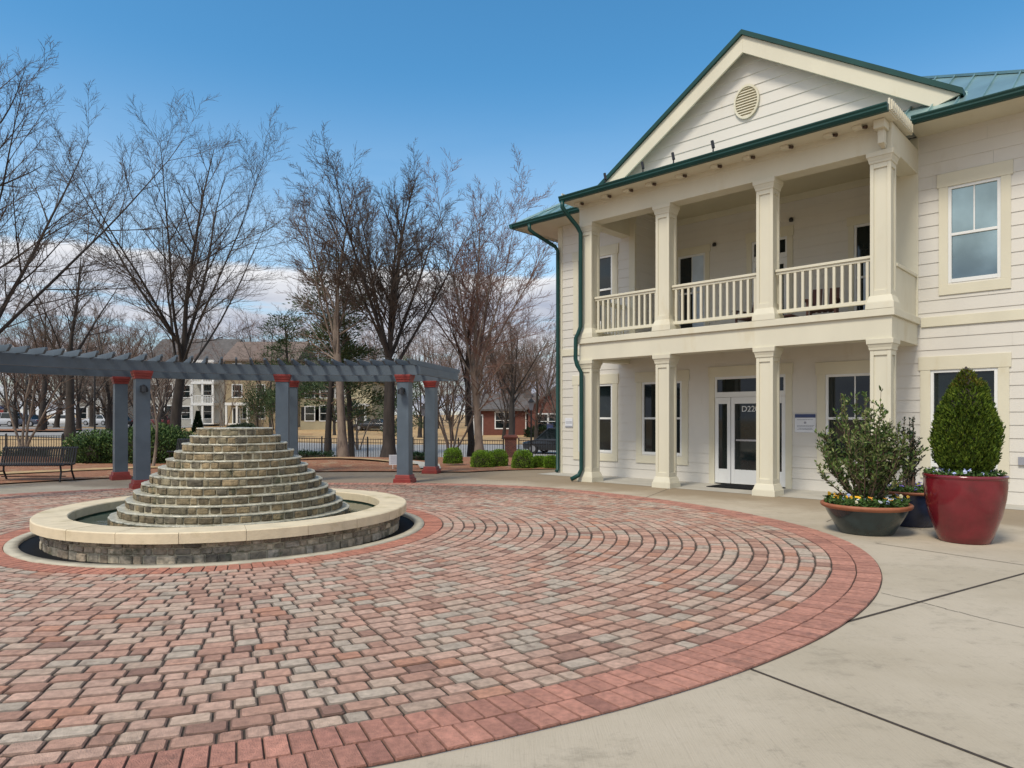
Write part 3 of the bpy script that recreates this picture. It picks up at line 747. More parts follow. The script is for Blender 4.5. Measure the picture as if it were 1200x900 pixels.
def chair(a, b, rz, label):
    c = thing('balcony_chair', label, 'chair', bw(a,b,3.495), BR+rz, 'slatted chairs on the balcony')
    s_ = MB()
    for k in range(5): s_.box(-.26,.26,-.26+k*.105,-.17+k*.105,.38,.40)
    s_.build('seat', M['leafw'], c)
    for k in range(5):
        s_ = MB(); x = -.25+k*.115
        s_.prism([(x,.24,.36),(x+.075,.24,.36),(x+.082,.44,.92),(x-.005,.44,.92)],(0,.018,.004)); s_.build('back_slat', M['leafw'], c)
    for sx in (-1,1):
        for yy in (-.24,.24):
            s_ = MB(); s_.box(sx*.27-.022,sx*.27+.022,yy-.022,yy+.022,0,.58); s_.build('leg', M['leafw'], c)
        s_ = MB(); s_.box(sx*.29-.05,sx*.29+.05,-.32,.34,.58,.602); s_.build('armrest', M['leafw'], c)
    return c
chair(-3.55,2.3,R(-10),'dark slatted chair behind the middle balcony railing')
chair(-1.85,2.0,R(12),'dark slatted chair behind the right balcony railing')
t = thing('balcony_table', 'low dark table on the balcony between the two chairs', 'table', bw(-2.7,2.0,3.495), BR)
s_ = MB()
for k in range(6): s_.box(-.3,.3,-.3+k*.102,-.21+k*.102,.30,.325)
s_.build('table_top', M['leafw'], t)
for sx in (-.25,.25):
    for sy in (-.25,.25):
        s_ = MB(); s_.box(sx-.02,sx+.02,sy-.02,sy+.02,0,.3); s_.build('leg', M['leafw'], t)

# ------------------------------------------------------------------ pergola
PG = thing('pergola', 'slate blue curved pergola with red banded posts behind the fountain', 'pergola', FC)
A0, A1 = 76.2, 163.
def rp(r, a, z): return (r*math.cos(R(a)), r*math.sin(R(a)), z)
RF, RB = 6.90, 9.72
for r_ in (RF, RB):
    mb = MB(); n = 44; vs = []
    for i in range(n+1):
        a = A0+(A1-A0)*i/n
        for rr, z in ((r_-.05,2.585),(r_+.05,2.585),(r_+.05,2.815),(r_-.05,2.815)): vs.append(rp(rr,a,z))
    fs = [(i*4+k,(i+1)*4+k,(i+1)*4+(k+1)%4,i*4+(k+1)%4) for i in range(n) for k in range(4)] + [(0,1,2,3),(n*4+3,n*4+2,n*4+1,n*4)]
    mb.add(vs, fs); fixn(mb.build('beam', M['perg'], PG))
mb = MB(); a = A0+.15
mb.prism([rp(RF-.04,a,2.60),rp(RB+.04,a,2.60),rp(RB+.04,a,2.79),rp(RF-.04,a,2.79)], (math.sin(R(a))*.08,-math.cos(R(a))*.08,0)); fixn(mb.build('end_beam', M['perg'], PG))
raf = None; a = A0+.4
while a < A1:
    if raf is None:
        mb = MB(); prof = [(6.36,2.935),(6.36,2.89),(6.48,2.81),(10.12,2.81),(10.26,2.89),(10.26,2.935)]
        mb.prism([(r_,-.024,z) for r_, z in prof], (0,.048,0)); raf = fixn(mb.build('rafter', M['perg'], PG, bevel=.005)); o = raf
    else:
        o = raf.copy(); COL.objects.link(o); o.parent = PG
    o.rotation_euler = (0,0,R(a)); a += 2.72
def post(r_, a, lamp):
    x, y, _ = rp(r_, a, 0); s_ = MB(); s_.frustum(0,0,.16,2.42,.30,.29); o = s_.build('post', M['perg'], PG, bevel=.006)
    o.location = (x,y,0); o.rotation_euler = (0,0,R(a))
    s_ = MB(); s_.frustum(0,0,0,.11,.44,.43); s_.frustum(0,0,.11,.20,.38,.35); s_.build('base', M['red'], o, bevel=.008)
    s_ = MB(); s_.frustum(0,0,2.41,2.47,.32,.33); s_.frustum(0,0,2.47,2.53,.35,.365); s_.frustum(0,0,2.53,2.59,.385,.39); s_.build('cap', M['red'], o, bevel=.006)
    if lamp:
        s_ = MB(); s_.box(-.19,-.14,-.06,.06,2.14,2.26); s_.tube([(-.19,0,2.24),(-.26,0,2.20),(-.26,0,2.12)],[.05,.075,.085],12); s_.build('sconce', M['black'], o)
for k, a in enumerate((79.,103.4,128.2,153.)):
    post(RF, a, k in (0,2)); post(RB, a+1.4 if k == 0 else a, False)

# ------------------------------------------------------------------ plants helpers
def leaves(mb, P_, D_, L_, W_, cols, mi=0, fold=.15, flat=0):
    """one 4-corner leaf per row; P base, D direction"""
    n = len(P_); D_ = D_/np.linalg.norm(D_, axis=1)[:,None]
    s = np.cross(D_, nr.normal(size=(n,3))); s /= np.linalg.norm(s, axis=1)[:,None]+1e-9
    L_ = np.broadcast_to(L_, n)[:,None]; W_ = np.broadcast_to(W_, n)[:,None]
    up = np.cross(s, D_)
    a = P_; b = P_ + D_*L_*.5 + s*W_*.5 + up*W_*fold; c = P_ + D_*L_; d = P_ + D_*L_*.5 - s*W_*.5 + up*W_*fold
    V = np.stack([a,b,c,d],1).reshape(-1,3); F = np.arange(4*n).reshape(n,4)
    mb.arr(V, F, mi, cols)
def colmix(n, pal, v=.25):
    pal = np.array(pal); c = pal[nr.randint(len(pal), size=n)]; return c*(1+nr.uniform(-v,v,size=(n,1)))
def rdir(n): d = nr.normal(size=(n,3)); return d/np.linalg.norm(d, axis=1)[:,None]

GREEN = [(.035,.065,.018),(.055,.095,.024),(.025,.05,.018),(.08,.12,.03)]
BOX = [(.15,.27,.02),(.11,.21,.018),(.20,.33,.035),(.05,.10,.015)]
def bush(name, label, cat, loc, sx, sy, h, n, leaf, pal, group=None, square=.5, body=(.012,.022,.008), pw=2.6, lump=.1, upb=.5):
    t = thing(name, label, cat, loc, rnd.uniform(0,6), group); t.rotation_euler = (0,0,0)
    # superellipsoid shell filled with leaves
    d = rdir(int(n)); d[:,2] = np.abs(d[:,2])*1.0
    d = d/(np.sum(np.abs(d)**pw, axis=1)**(1/pw))[:,None]
    ph = nr.uniform(0,6,3); bmp = 1+lump*(np.sin(d[:,0]*5+ph[0])+np.sin(d[:,1]*5+ph[1])+np.sin(d[:,2]*6+ph[2]))/3
    rr = (nr.uniform(.72,1.0,len(d))*bmp)[:,None]
    Pp = d*rr*np.array([sx,sy,h]); Dd = d*.6 + rdir(len(d))*.8 + np.array([0,0,upb])
    mb = MB(); leaves(mb, Pp, Dd, leaf*nr.uniform(.7,1.3,len(d)), leaf*.5, colmix(len(d), pal)); mb.build('foliage', M['leaf'], t)
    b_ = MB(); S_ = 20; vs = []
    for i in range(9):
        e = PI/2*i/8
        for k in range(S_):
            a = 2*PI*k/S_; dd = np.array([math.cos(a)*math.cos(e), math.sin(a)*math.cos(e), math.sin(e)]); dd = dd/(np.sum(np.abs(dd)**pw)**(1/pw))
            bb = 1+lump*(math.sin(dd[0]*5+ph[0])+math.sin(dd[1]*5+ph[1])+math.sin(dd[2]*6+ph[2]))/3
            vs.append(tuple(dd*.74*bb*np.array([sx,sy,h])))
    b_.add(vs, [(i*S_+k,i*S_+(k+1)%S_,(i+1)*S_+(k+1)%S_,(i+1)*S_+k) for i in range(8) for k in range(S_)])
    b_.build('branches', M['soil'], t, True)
    return t

# boxwoods by the walk
for (px, y, w, h, lab) in ((531,543,21,17,'clipped boxwood ball half hidden behind the far right pergola post'),
    (565.5,547.5,26,19,'clipped boxwood in front, left of the brick pillar, nearest the pergola'),
    (584,546.0,22,18.5,'clipped boxwood touching the left side of the brick pillar'),
    (612.5,549,24,21,'tall clipped boxwood just right of the brick pillar'),
    (632,548,17,13,'low boxwood between the tall one and the building corner'),
    (645.5,549,15,14,'low boxwood beside the downspout at the building corner')):
    Y = CH*800/(y-490) if y > 545 else 22.6
    z = zat(y, Y) if y <= 545 else 0.
    bush('boxwood', lab, 'shrub', (at(px,Y), Y, max(z,zt(at(px,Y),Y))), w*Y/1600*1.08, w*Y/1600, h*Y/800*1.05, 5200, .036, BOX, 'clipped boxwoods by the walk', pw=3.2, lump=.06)
# big hedge left, low shrubs
bush('laurel_hedge', 'large rounded dark green hedge behind the left pergola posts', 'hedge', (at(163,24),24.0,zt(at(163,24),24)), 2.35, 1.1, 1.25, 15000, .10, [(.05,.095,.028),(.08,.135,.04),(.035,.07,.025),(.12,.17,.055)], pw=2.8, lump=.22)
bush('laurel_shrub', 'smaller dark green shrub at the left end of the big hedge', 'shrub', (at(112,23.4),23.4,0), .9, .8, .80, 3200, .10, GREEN, pw=2.2, lump=.2)
bush('creeping_shrub', 'low dark green shrub in the mulch between pergola post and pale trunk', 'shrub', (at(366,25),25.0,zt(at(366,25),25)), .8, .5, .38, 1600, .08, [(.02,.045,.02),(.03,.06,.028)], lump=.3)
bush('creeping_shrub', 'low dark green shrub between the two right pergola posts', 'shrub', (at(494,26),26.0,zt(at(494,26),26)), .5, .4, .30, 1300, .08, [(.02,.045,.02),(.03,.06,.028)], lump=.3)
bush('creeping_shrub', 'low dark green shrub behind the black bench', 'shrub', (at(32,25),25.0,zt(at(32,25),25)), .9, .5, .42, 1500, .08, [(.02,.045,.02),(.03,.06,.028)], lump=.3)
bush('rounded_shrub', 'wide clipped grey green shrub before the tan townhouse porch', 'shrub', (at(284,78),78.0,zt(at(284,78),78)-.1), 1.9, 1.2, 1.05, 1500, .25, [(.05,.075,.045),(.035,.05,.03)], lump=.1)
for px, lab in ((322,'dark dwarf conifer left of the tan townhouse shrub'),):
    pass
mb = MB(); n = 900; hh_ = nr.uniform(0,1,n); an = nr.uniform(0,6.28,n); rr = (1-hh_)*.55*nr.uniform(.6,1,n)
t = thing('dwarf_conifer', 'small dark cone shaped conifer in front of the white townhouse', 'shrub', (at(232,74),74,zt(at(232,74),74)))
leaves(mb, np.stack([rr*np.cos(an),rr*np.sin(an),hh_*2.2],1), np.stack([np.cos(an),np.sin(an),.8+0*an],1), .28, .16, colmix(n,[(.015,.03,.015),(.02,.04,.02)])); mb.build('foliage', M['leaf'], t)
mb = MB(); mb.tube([(0,0,0),(0,0,1.9)],[.07,.02],6); mb.build('stem', M['bark_d'], t)

# pots ---------------------------------------------------------------
def pot(name, label, loc, prof, m, rim=None, rimprof=None, soil_r=.4, soil_z=.3):
    t = thing(name, label, 'planter', loc)
    mb = MB(); mb.lathe(prof, 64); mb.add([(prof[0][0]*math.cos(2*PI*k/64),prof[0][0]*math.sin(2*PI*k/64),prof[0][1]) for k in range(64)],[tuple(range(64))[::-1]])
    mb.build('bowl', M[m], t, True)
    mb = MB(); mb.lathe(rimprof, 64); mb.build('rim', M[rim], t, True)
    mb = MB(); mb.lathe([(soil_r,soil_z),(.3*soil_r,soil_z+.02),(.001,soil_z+.025)], 32); mb.build('soil', M['soil'], t, True)
    return t
redpot_loc = (5.70, 8.60, 0)
pot('red_planter','large glossy oxblood red round planter with a clipped conifer', redpot_loc,
    [(.265,0),(.28,.01),(.315,.10),(.395,.34),(.435,.55),(.45,.70),(.447,.80)], 'redglaze','redglaze',[(.447,.80),(.456,.81),(.46,.825),(.456,.845),(.44,.85),(.415,.845),(.405,.82),(.40,.70)], .405,.78)
bowl_loc = (4.80, 9.26, 0)
pot('bowl_planter','wide low dark green bowl planter with terracotta rim', bowl_loc,
    [(.32,0),(.34,.01),(.40,.12),(.48,.26),(.515,.335)], 'greenglaze','terracotta',[(.515,.335),(.55,.35),(.565,.37),(.565,.395),(.55,.405),(.52,.40),(.50,.37),(.49,.30)], .50,.36)
blue_loc = (5.80, 9.95, 0)
pot('blue_planter','dark blue glazed planter standing behind the red planter', blue_loc,
    [(.30,0),(.33,.02),(.42,.22),(.50,.40),(.515,.47)], 'blueglaze','terracotta',[(.515,.47),(.54,.48),(.545,.50),(.53,.515),(.50,.51),(.48,.48),(.47,.40)], .49,.47)
# clipped conifer
def topiary():
    t = thing('clipped_conifer', 'dense cone shaped green conifer growing in the red planter', 'shrub', (redpot_loc[0]+.02,redpot_loc[1],.78))
    prof = [(.05,.06),(.10,.26),(.2,.335),(.42,.362),(.62,.355),(.85,.30),(1.02,.24),(1.17,.165),(1.29,.085),(1.40,.01)]
    def rad(z):
        return np.interp(z, [p[0] for p in prof], [p[1] for p in prof])
    n = 26000; z = nr.uniform(.0,1.37,n); a = nr.uniform(0,2*PI,n)
    z = np.where(nr.uniform(size=n) < rad(z)/.40, z, nr.uniform(.0,.9,n))
    lumpf = 1+.05*np.sin(a*4+z*6)+.06*np.sin(a*7-z*11)+.05*np.sin(a*17+z*26)+.05*np.sin(a*29-z*43)
    second = np.exp(-((a-5.9)**2)/.15)*np.exp(-((z-1.15)**2)/.02)*.07
    r = (rad(z)*.92*lumpf+second*.8)*nr.uniform(.8,1.03,n)**.6
    P_ = np.stack([r*np.cos(a), r*np.sin(a), z], 1)
    D_ = np.stack([np.cos(a)*.55, np.sin(a)*.55, .9+0*a],1) + nr.normal(size=(n,3))*.33
    pal = np.array([(.030,.058,.008),(.06,.10,.012),(.09,.14,.017),(.13,.175,.022)])
    c = pal[nr.randint(4,size=n)]*(1+nr.uniform(-.2,.2,(n,1)))
    top = ((z > 1.15) & (nr.uniform(size=n) < .5))[:,None]; c = np.where(top, np.array((.13,.12,.018))*nr.uniform(.6,1.2,(n,1)), c)
    mb = MB(); leaves(mb, P_, D_, nr.uniform(.03,.06,n), .018, c); mb.build('foliage', M['leaf'], t)
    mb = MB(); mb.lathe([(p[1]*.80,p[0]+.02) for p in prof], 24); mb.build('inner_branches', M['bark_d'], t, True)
    mb = MB()
    for k in range(5): a_ = k*1.3; mb.tube([(.06*math.cos(a_),.06*math.sin(a_),0),(.12*math.cos(a_),.12*math.sin(a_),.2)],.012,6)
    mb.build('stem', M['bark_d'], t)
topiary()
def shoots(name, label, loc, nst, h, spread, nl, leaf, pal, cat='shrub', lean=1., tip=False, bare=.07, sub=3):
    t = thing(name, label, cat, loc); st = MB(); PP = []; DD = []
    q = random.Random(len(label))
    for i in range(nst):
        a = q.uniform(0,2*PI); sp = spread*math.sqrt(q.uniform(.02,1)); hh = h*(1-.45*(sp/spread)**2)*q.uniform(.62,1.0) if i > 3 else h*q.uniform(.93,1.0)
        if i <= 3: sp *= .75
        p0 = Vector((.10*math.cos(a)*q.random(),.10*math.sin(a)*q.random(),0)); end = Vector((sp*math.cos(a)*lean, sp*math.sin(a)*lean, hh))
        mid = p0.lerp(end,.5) + Vector((math.cos(a),math.sin(a),0))*spread*.30 + Vector((q.uniform(-.05,.05),q.uniform(-.05,.05),0))
        pts = [(p0*(1-s)**2 + mid*2*s*(1-s) + end*s*s) for s in (0,.25,.5,.75,1)]
        st.tube(pts, [.011,.009,.006,.004,.0025], 5)
        runs = [pts]
        for k in range(sub):
            s = q.uniform(.3,.85); b0 = p0*(1-s)**2 + mid*2*s*(1-s) + end*s*s; ba = q.uniform(0,2*PI); l_ = hh*q.uniform(.10,.24)
            b1 = b0 + Vector((math.cos(ba)*.8,math.sin(ba)*.8,.65))*l_; st.tube([b0,(b0+b1)/2+Vector((0,0,-.01)),b1],[.004,.003,.002],4); runs.append([b0,(b0+b1)/2,b1])
        for rn in runs:
            L_ = (rn[-1]-rn[0]).length
            for k in range(max(3, int(nl*L_))):
                s = q.uniform(bare if rn is pts else 0,1)
                if rn is pts and s > .86 and q.random() < .5: continue
                f = s*(len(rn)-1); j = min(int(f), len(rn)-2); p = rn[j].lerp(rn[j+1], f-j)
                PP.append(p); DD.append(Vector((q.uniform(-1,1),q.uniform(-1,1),q.uniform(-.2,1.1))) + (rn[j+1]-rn[j]).normalized()*.5)
    st.build('stems', M['twig_b'], t)
    n = len(PP); mb = MB(); leaves(mb, np.array(PP), np.array(DD), leaf*nr.uniform(.7,1.25,n), leaf*.42, colmix(n,pal,.3)); mb.build('foliage', M['leaf'], t)
    return t
shoots('evergreen_shrub','loose upright broadleaf shrub growing in the dark green bowl planter',(bowl_loc[0]-.02,bowl_loc[1],.37),56,1.60,.64,66,.064,[(.03,.06,.016),(.065,.11,.028),(.11,.16,.045),(.21,.24,.09)],sub=5)
shoots('columnar_juniper','thin dark upright juniper in the blue planter behind the red one',(at(1063,9.95),9.9,.48),12,1.12,.11,150,.04,[(.018,.035,.02),(.03,.05,.028)],sub=5,bare=.2)
# pansies and greenery
def bedding(name, label, loc, r0, r1, z, n, pals, green, cover=1., h=.07):
    t = thing(name, label, 'flowers', (loc[0],loc[1],z)); m = int(n*22)
    a = nr.uniform(0,2*PI,m); r = np.sqrt(nr.uniform(r0**2,r1**2,m)); P_ = np.stack([r*np.cos(a),r*np.sin(a),nr.uniform(0,h,m)],1)
    D_ = rdir(m)*np.array([1,1,.7])+np.array([0,0,.5]); D_[:,0] += .3*np.cos(a); D_[:,1] += .3*np.sin(a)
    mb = MB(); leaves(mb, P_, D_, .055, .03, colmix(m, green)); mb.build('foliage', M['leaf'], t)
    fl = MB()
    for i in range(n):
        a_ = rnd.uniform(0,2*PI); r_ = math.sqrt(rnd.uniform(r0**2,r1**2)); c = rnd.choice(pals); v = rnd.uniform(.8,1.2); c = tuple(x*v for x in c)
        p = Vector((r_*math.cos(a_),r_*math.sin(a_),h*rnd.uniform(.8,1.5))); nrm = Vector((rnd.uniform(-.5,.5),rnd.uniform(-1,.0),rnd.uniform(.3,1))).normalized()
        u_ = nrm.orthogonal().normalized(); w_ = nrm.cross(u_); s_ = rnd.uniform(.012,.021)
        for k in range(5):
            th = k*2*PI/5; pc = p+(u_*math.cos(th)+w_*math.sin(th))*s_*.7; vs = [pc+(u_*math.cos(x_)+w_*math.sin(x_))*s_*.75+nrm*.003*k for x_ in (0,1.05,2.1,3.14,4.2,5.25)]
            fl.add(vs, [(0,1,2,3,4,5)], 0, c)
    fl.build('blossoms', M['flower'], t)
GB_ = [(.05,.10,.022),(.075,.14,.03),(.035,.07,.02),(.09,.15,.05)]
bedding('pansies','yellow orange and pale blue pansies around the shrub in the bowl planter',bowl_loc,.12,.50,.375,95,[(.75,.42,.02),(.70,.30,.02),(.65,.68,.75),(.75,.42,.02),(.35,.42,.65),(.70,.66,.45)],GB_,h=.09)
bedding('pansies','purple and yellow pansies in the blue planter',blue_loc,.08,.48,.475,60,[(.16,.10,.42),(.22,.16,.5),(.65,.55,.1),(.6,.6,.65)],GB_,h=.08)
bedding('pansies','pale blue and white pansies along the red planter rim',redpot_loc,.24,.41,.80,42,[(.30,.36,.62),(.55,.55,.60),(.4,.44,.58)],GB_,h=.08)

# ------------------------------------------------------------------ bench
def bench(label, loc, rz):
    b = thing('slatted_bench', label, 'bench', loc, rz, 'black metal benches around the plaza')
    W = 1.85; n = 31; s_ = MB()
    for k in range(n):
        x = -W/2+.04+k*(W-.08)/(n-1)
        s_.tube([(x,-.28,.40),(x,-.24,.435),(x,-.05,.415),(x,.16,.405)],.0235,5)
    s_.build('seat', M['black'], b)
    s_ = MB()
    for k in range(n):
        x = -W/2+.04+k*(W-.08)/(n-1)
        s_.tube([(x,.17,.405),(x,.22,.46),(x,.30,.80),(x,.345,.83)],.0235,5)
    s_.build('backrest', M['black'], b)
    s_ = MB()
    for y, z in ((-.26,.41),(.0,.40),(.18,.42),(.31,.80)): s_.tube([(-W/2,y,z),(W/2,y,z)],.018,6)
    s_.tube([(-W/2+.15,.05,.12),(W/2-.15,.05,.12)],.013,6); s_.build('rail', M['black'], b)
    for x in (-W/2+.1,W/2-.1):
        s_ = MB(); s_.tube([(x,-.27,0),(x,-.22,.25),(x,-.25,.40)],.024,6); s_.tube([(x,.32,0),(x,.20,.25),(x,.2,.42),(x,.33,.82)],.024,6); s_.tube([(x,-.24,.24),(x,.20,.24)],.016,6)
        s_.build('leg', M['black'], b)
    return b
BN = bench('black slatted metal bench at the left edge of the plaza walk', (at(88,16.75)-1.05,16.75,.0), R(2))
dup(BN, (at(231,22.6),22.6,zt(-11,22.6)+.04), R(-8), 'black slatted bench half hidden behind the stone fountain')
# yard sign
t = thing('yard_sign','small white yard sign in the mulch left of the right front pergola post','sign',(at(463,20.4),20.4,zt(-3.5,20.4)+.03), R(3))
mb = MB(); mb.box(-.18,.18,-.006,.006,.13,.43); mb.build('panel', M['signw'], t)
mb = MB()
for k, zz in enumerate((.36,.30,.24,.18)): mb.box(-.13,.13 if k % 2 else .08,-.009,-.007,zz,zz+.010)
mb.build('lettering', M['signb'], t)
mb = MB(); mb.box(.06,.075,-.004,.004,-.1,.13); mb.box(-.075,-.06,-.004,-.004+.008,-.1,.13); mb.build('stake', M['white'], t)

# ------------------------------------------------------------------ fence, brick pillar
def fence_run(label, p, q, ztop):
    p = Vector(p); q = Vector(q); L_ = (q-p).length; d_ = (q-p)/L_; ang = math.atan2(d_.y,d_.x)
    f_ = thing('metal_fence', label, 'fence', (p.x,p.y,0), ang, 'black picket fence along the street')
    def gz(s): w = p+d_*s; return zt(w.x,w.y)
    def tz(s): return ztop[0]+(ztop[1]-ztop[0])*s/L_
    pk = MB(); s = .1
    while s < L_: pk.box(s-.0095,s+.0095,-.0095,.0095,gz(s)+.05,tz(s)+.0); s += .115
    pk.build('pickets', M['black'], f_)
    for dz in (-.03,-.20,None):
        r_ = MB(); n = 14; 
        pts = [(L_*i/n,0,(tz(L_*i/n)+dz) if dz is not None else gz(L_*i/n)+.15) for i in range(n+1)]
        r_.tube(pts,.021,4); r_.build('rail', M['black'], f_)
    s = 0
    while s <= L_+.01:
        o_ = MB(); o_.box(s-.03,s+.03,-.03,.03,gz(s)-.05,tz(s)+.06); o_.frustum(s,0,tz(s)+.06,tz(s)+.10,.08,.02); o_.build('post', M['black'], f_); s += L_/max(1,round(L_/2.3))
    return f_
Yf = 32.5
fence_run('black picket fence behind the bench and left pergola posts', (at(-60,31.5),31.5), (at(205,32),32), (.76,.74))
fence_run('black picket fence running from the fountain to the brick pillar', (at(215,32),32), (at(590,Yf),Yf), (.70,.50))
fence_run('black picket fence from the brick pillar to the building corner', (at(608,Yf),Yf), (at(700,Yf),Yf), (.52,.45))
t = thing('brick_pillar','red brick gate pillar with a stone cap among the boxwoods','pillar',(at(598.5,31.5),31.5,-.66))
mb = MB(); mb.box(-.27,.27,-.27,.27,0,1.28); mb.build('shaft', M['brickbond'], t, bevel=.01)
mb = MB(); mb.box(-.33,.33,-.33,.33,1.28,1.34); mb.frustum(0,0,1.34,1.44,.70,.52); mb.build('cap', M['brick'], t, bevel=.015)

# lamp posts
def lamp(label, px, Y, h):
    z = zt(at(px,Y),Y); t = thing('street_lamp', label, 'lamp post', (at(px,Y),Y,z), 0, 'black lamp posts along the street')
    mb = MB(); mb.tube([(0,0,0),(0,0,.5),(0,0,.55),(0,0,h-.5)],[.10,.09,.05,.04],8); mb.build('pole', M['black'], t)
    mb = MB(); mb.frustum(0,0,h-.5,h-.1,.16,.30); mb.build('lantern', M['signg'], t)
    mb = MB(); mb.frustum(0,0,h-.1,h+.12,.38,.03); mb.build('lantern_cap', M['black'], t); return t
lamp('black lamp post by the fence right of the left big trunk', 111, 34, 4.75)
lamp('thin black lamp post near the left edge behind the bench', 31.5, 40, 5.0)
lamp('black lamp post between the two right pergola posts', 497, 35, 2.9)
lamp('black lamp post in front of the brick house gable', 622.5, 35, 3.2)

# ------------------------------------------------------------------ roads
def ground_strip(name, pts, m, dz=.03):
    mb = MB(); vs = []; NS = 6
    n = len(pts)
    for (a, b_) in pts:
        for k in range(NS+1):
            x = a[0]+(b_[0]-a[0])*k/NS; y = a[1]+(b_[1]-a[1])*k/NS; vs.append((x,y,zt(x,y)+dz))
    w = NS+1
    mb.add(vs, [(i*w+k,i*w+k+1,(i+1)*w+k+1,(i+1)*w+k) for i in range(n-1) for k in range(NS)])
    return struct(mb.build(name, m))
xs = list(range(-90,61,3))
def ry0(x): return 36.5 if x > -12 else 36.5+(-12-x)*.55
ground_strip('road', [((x,ry0(x)),(x,ry0(x)+18)) for x in xs], M['road'], .02)
ground_strip('parking_lot', [((x,82+max(0,(x+40))*.8),(x,104)) for x in range(-110,-38,3)], M['road'], .03)
ground_strip('kerb', [((x,ry0(x)-.25),(x,ry0(x))) for x in xs], M['curb'], .09)
ground_strip('mulch_island', [((x,57),(x,62)) for x in range(-48,-36,2)], M['mulch'], .16)

ground_strip('path', [((-2.75,20.4),(-2.1,20.2)),((-3.1,22.5),(-2.4,22.6)),((-4.8,25.2),(-4.1,25.8))], M['slab'], .07)
# ------------------------------------------------------------------ cars
def car(name, label, px, Y, rz, paint, suv=False, L_=4.6):
    X = at(px,Y); t = thing(name, label, 'car', (X,Y,zt(X,Y)+.03), rz, 'cars parked by the street')
    H = 1.68 if suv else 1.42; bl = .98 if suv else .90; W = .9; l = L_/2
    st = [(-l,.42,.70,.70),(-l+.08,.30,.80,.82),(-l+.7,.26,bl-.03,.88),(-.6,.24,bl,.90),(.9,.24,bl,.90),(l-.9,.26,bl-.08,.88),(l-.12,.30,.76,.80),(l,.40,.62,.70)]
    if suv: st[0] = (-l,.42,.9,.74); st[1] = (-l+.06,.32,bl,.84)
    b_ = MB(); vs = []
    for x, zb, ztp, w in st: vs += [(x,-w*.92,zb),(x,-w,(zb+ztp)/2),(x,-w*.93,ztp),(x,w*.93,ztp),(x,w,(zb+ztp)/2),(x,w*.92,zb)]
    n = len(st); b_.add(vs, [(i*6+k,(i+1)*6+k,(i+1)*6+(k+1)%6,i*6+(k+1)%6) for i in range(n-1) for k in range(6)]+[tuple(range(6)),tuple(range(6*(n-1),6*n))[::-1]])
    if suv: cab = [(-l+.15,bl-.02,.80),(-l+.55,H-.02,.66),(.35,H,.68),(1.25,bl-.06,.80)]
    else: cab = [(-l+.75,bl-.05,.78),(-.95,H-.02,.60),(.25,H,.62),(1.25,bl-.07,.80)]
    # roof panel and pillars
    b_.add([(cab[1][0],-cab[1][2],H-.02),(cab[2][0],-cab[2][2],H),(cab[2][0],cab[2][2],H),(cab[1][0],cab[1][2],H-.02),(cab[1][0],-cab[1][2]*.98,H-.07),(cab[2][0],-cab[2][2]*.98,H-.06),(cab[2][0],cab[2][2]*.98,H-.06),(cab[1][0],cab[1][2]*.98,H-.07)],
           [(0,1,2,3),(0,4,5,1),(1,5,6,2),(2,6,7,3),(3,7,4,0)])
    for s_ in (-1,1):
        for i, j in ((0,1),(3,2)): b_.tube([(cab[i][0],s_*cab[i][2],cab[i][1]),(cab[j][0],s_*cab[j][2],cab[j][1])],.045,4)
        xm = -.25; b_.tube([(xm,s_*.83,bl),(xm,s_*.66,H-.03)],.04,4)
    fixn(b_.build('body', paint, t, True, bevel=.03, seg=2))
    g_ = MB(); vs = []
    for x, z, w in cab: vs += [(x,-w*.97,z-.03),(x,w*.97,z-.03)]
    g_.add(vs, [(0,1,3,2),(4,5,7,6),(2,3,5,4),(0,2,4,6),(1,7,5,3)]); fixn(g_.build('window', M['glass'], t))
    wh = None
    for wx in (-l+.85,l-.85):
        for s_ in (-1,1):
            if wh is None:
                w_ = MB(); w_.tube([(0,-.1,0),(0,.1,0)],.33,18); wh = w_.build('wheel', M['tyre'], t); r_ = MB(); r_.tube([(0,-.108,0),(0,.108,0)],.21,14); rim0 = r_.build('rim', M['rim'], wh); o = wh
            else:
                o = wh.copy(); COL.objects.link(o); o.parent = t; r2 = rim0.copy(); COL.objects.link(r2); r2.parent = o
            o.location = (wx,s_*.80,.33)
    for s_ in (-1,1):
        h_ = MB(); h_.box(l-.10,l-.02,s_*.62-.14,s_*.62+.14,.60,.72); h_.build('headlight', M['rim'], t)
        h_ = MB(); h_.box(-l-.005,-l+.06,s_*.62-.12,s_*.62+.12,.66,.78); h_.build('tail_light', M['red'], t)
    return t
pw_ = carpaint('white_car_paint',(.7,.7,.7)); ps_ = carpaint('silver_car_paint',(.42,.44,.47)); pk_ = carpaint('black_car_paint',(.012,.014,.018)); pb_ = carpaint('navy_car_paint',(.03,.04,.07)); pm_ = carpaint('maroon_car_paint',(.13,.015,.02))
car('parked_car','white sedan parked between two dark trunks on the left',72,92,R(180),pw_)
car('parked_car','silver car parked before the small white house, nose to the left',117,92,R(165),ps_)
car('parked_car','dark car parked just behind the left front pergola post',140,86,R(140),pk_)
car('parked_car','pale blue estate car at the left edge of the photo',5,84,R(175),ps_,True)
car('parked_car','navy car behind the small ornamental tree near the left edge',31,84,R(170),pb_)
car('parked_car','maroon van parked right of the left pergola posts',181,86,R(180),pm_,True)
car('parked_car','black car on the street beside the building corner',655,44,R(150),pk_,True)
car('parked_car','dark car parked far behind the big black trunk',437,84,R(170),pk_)
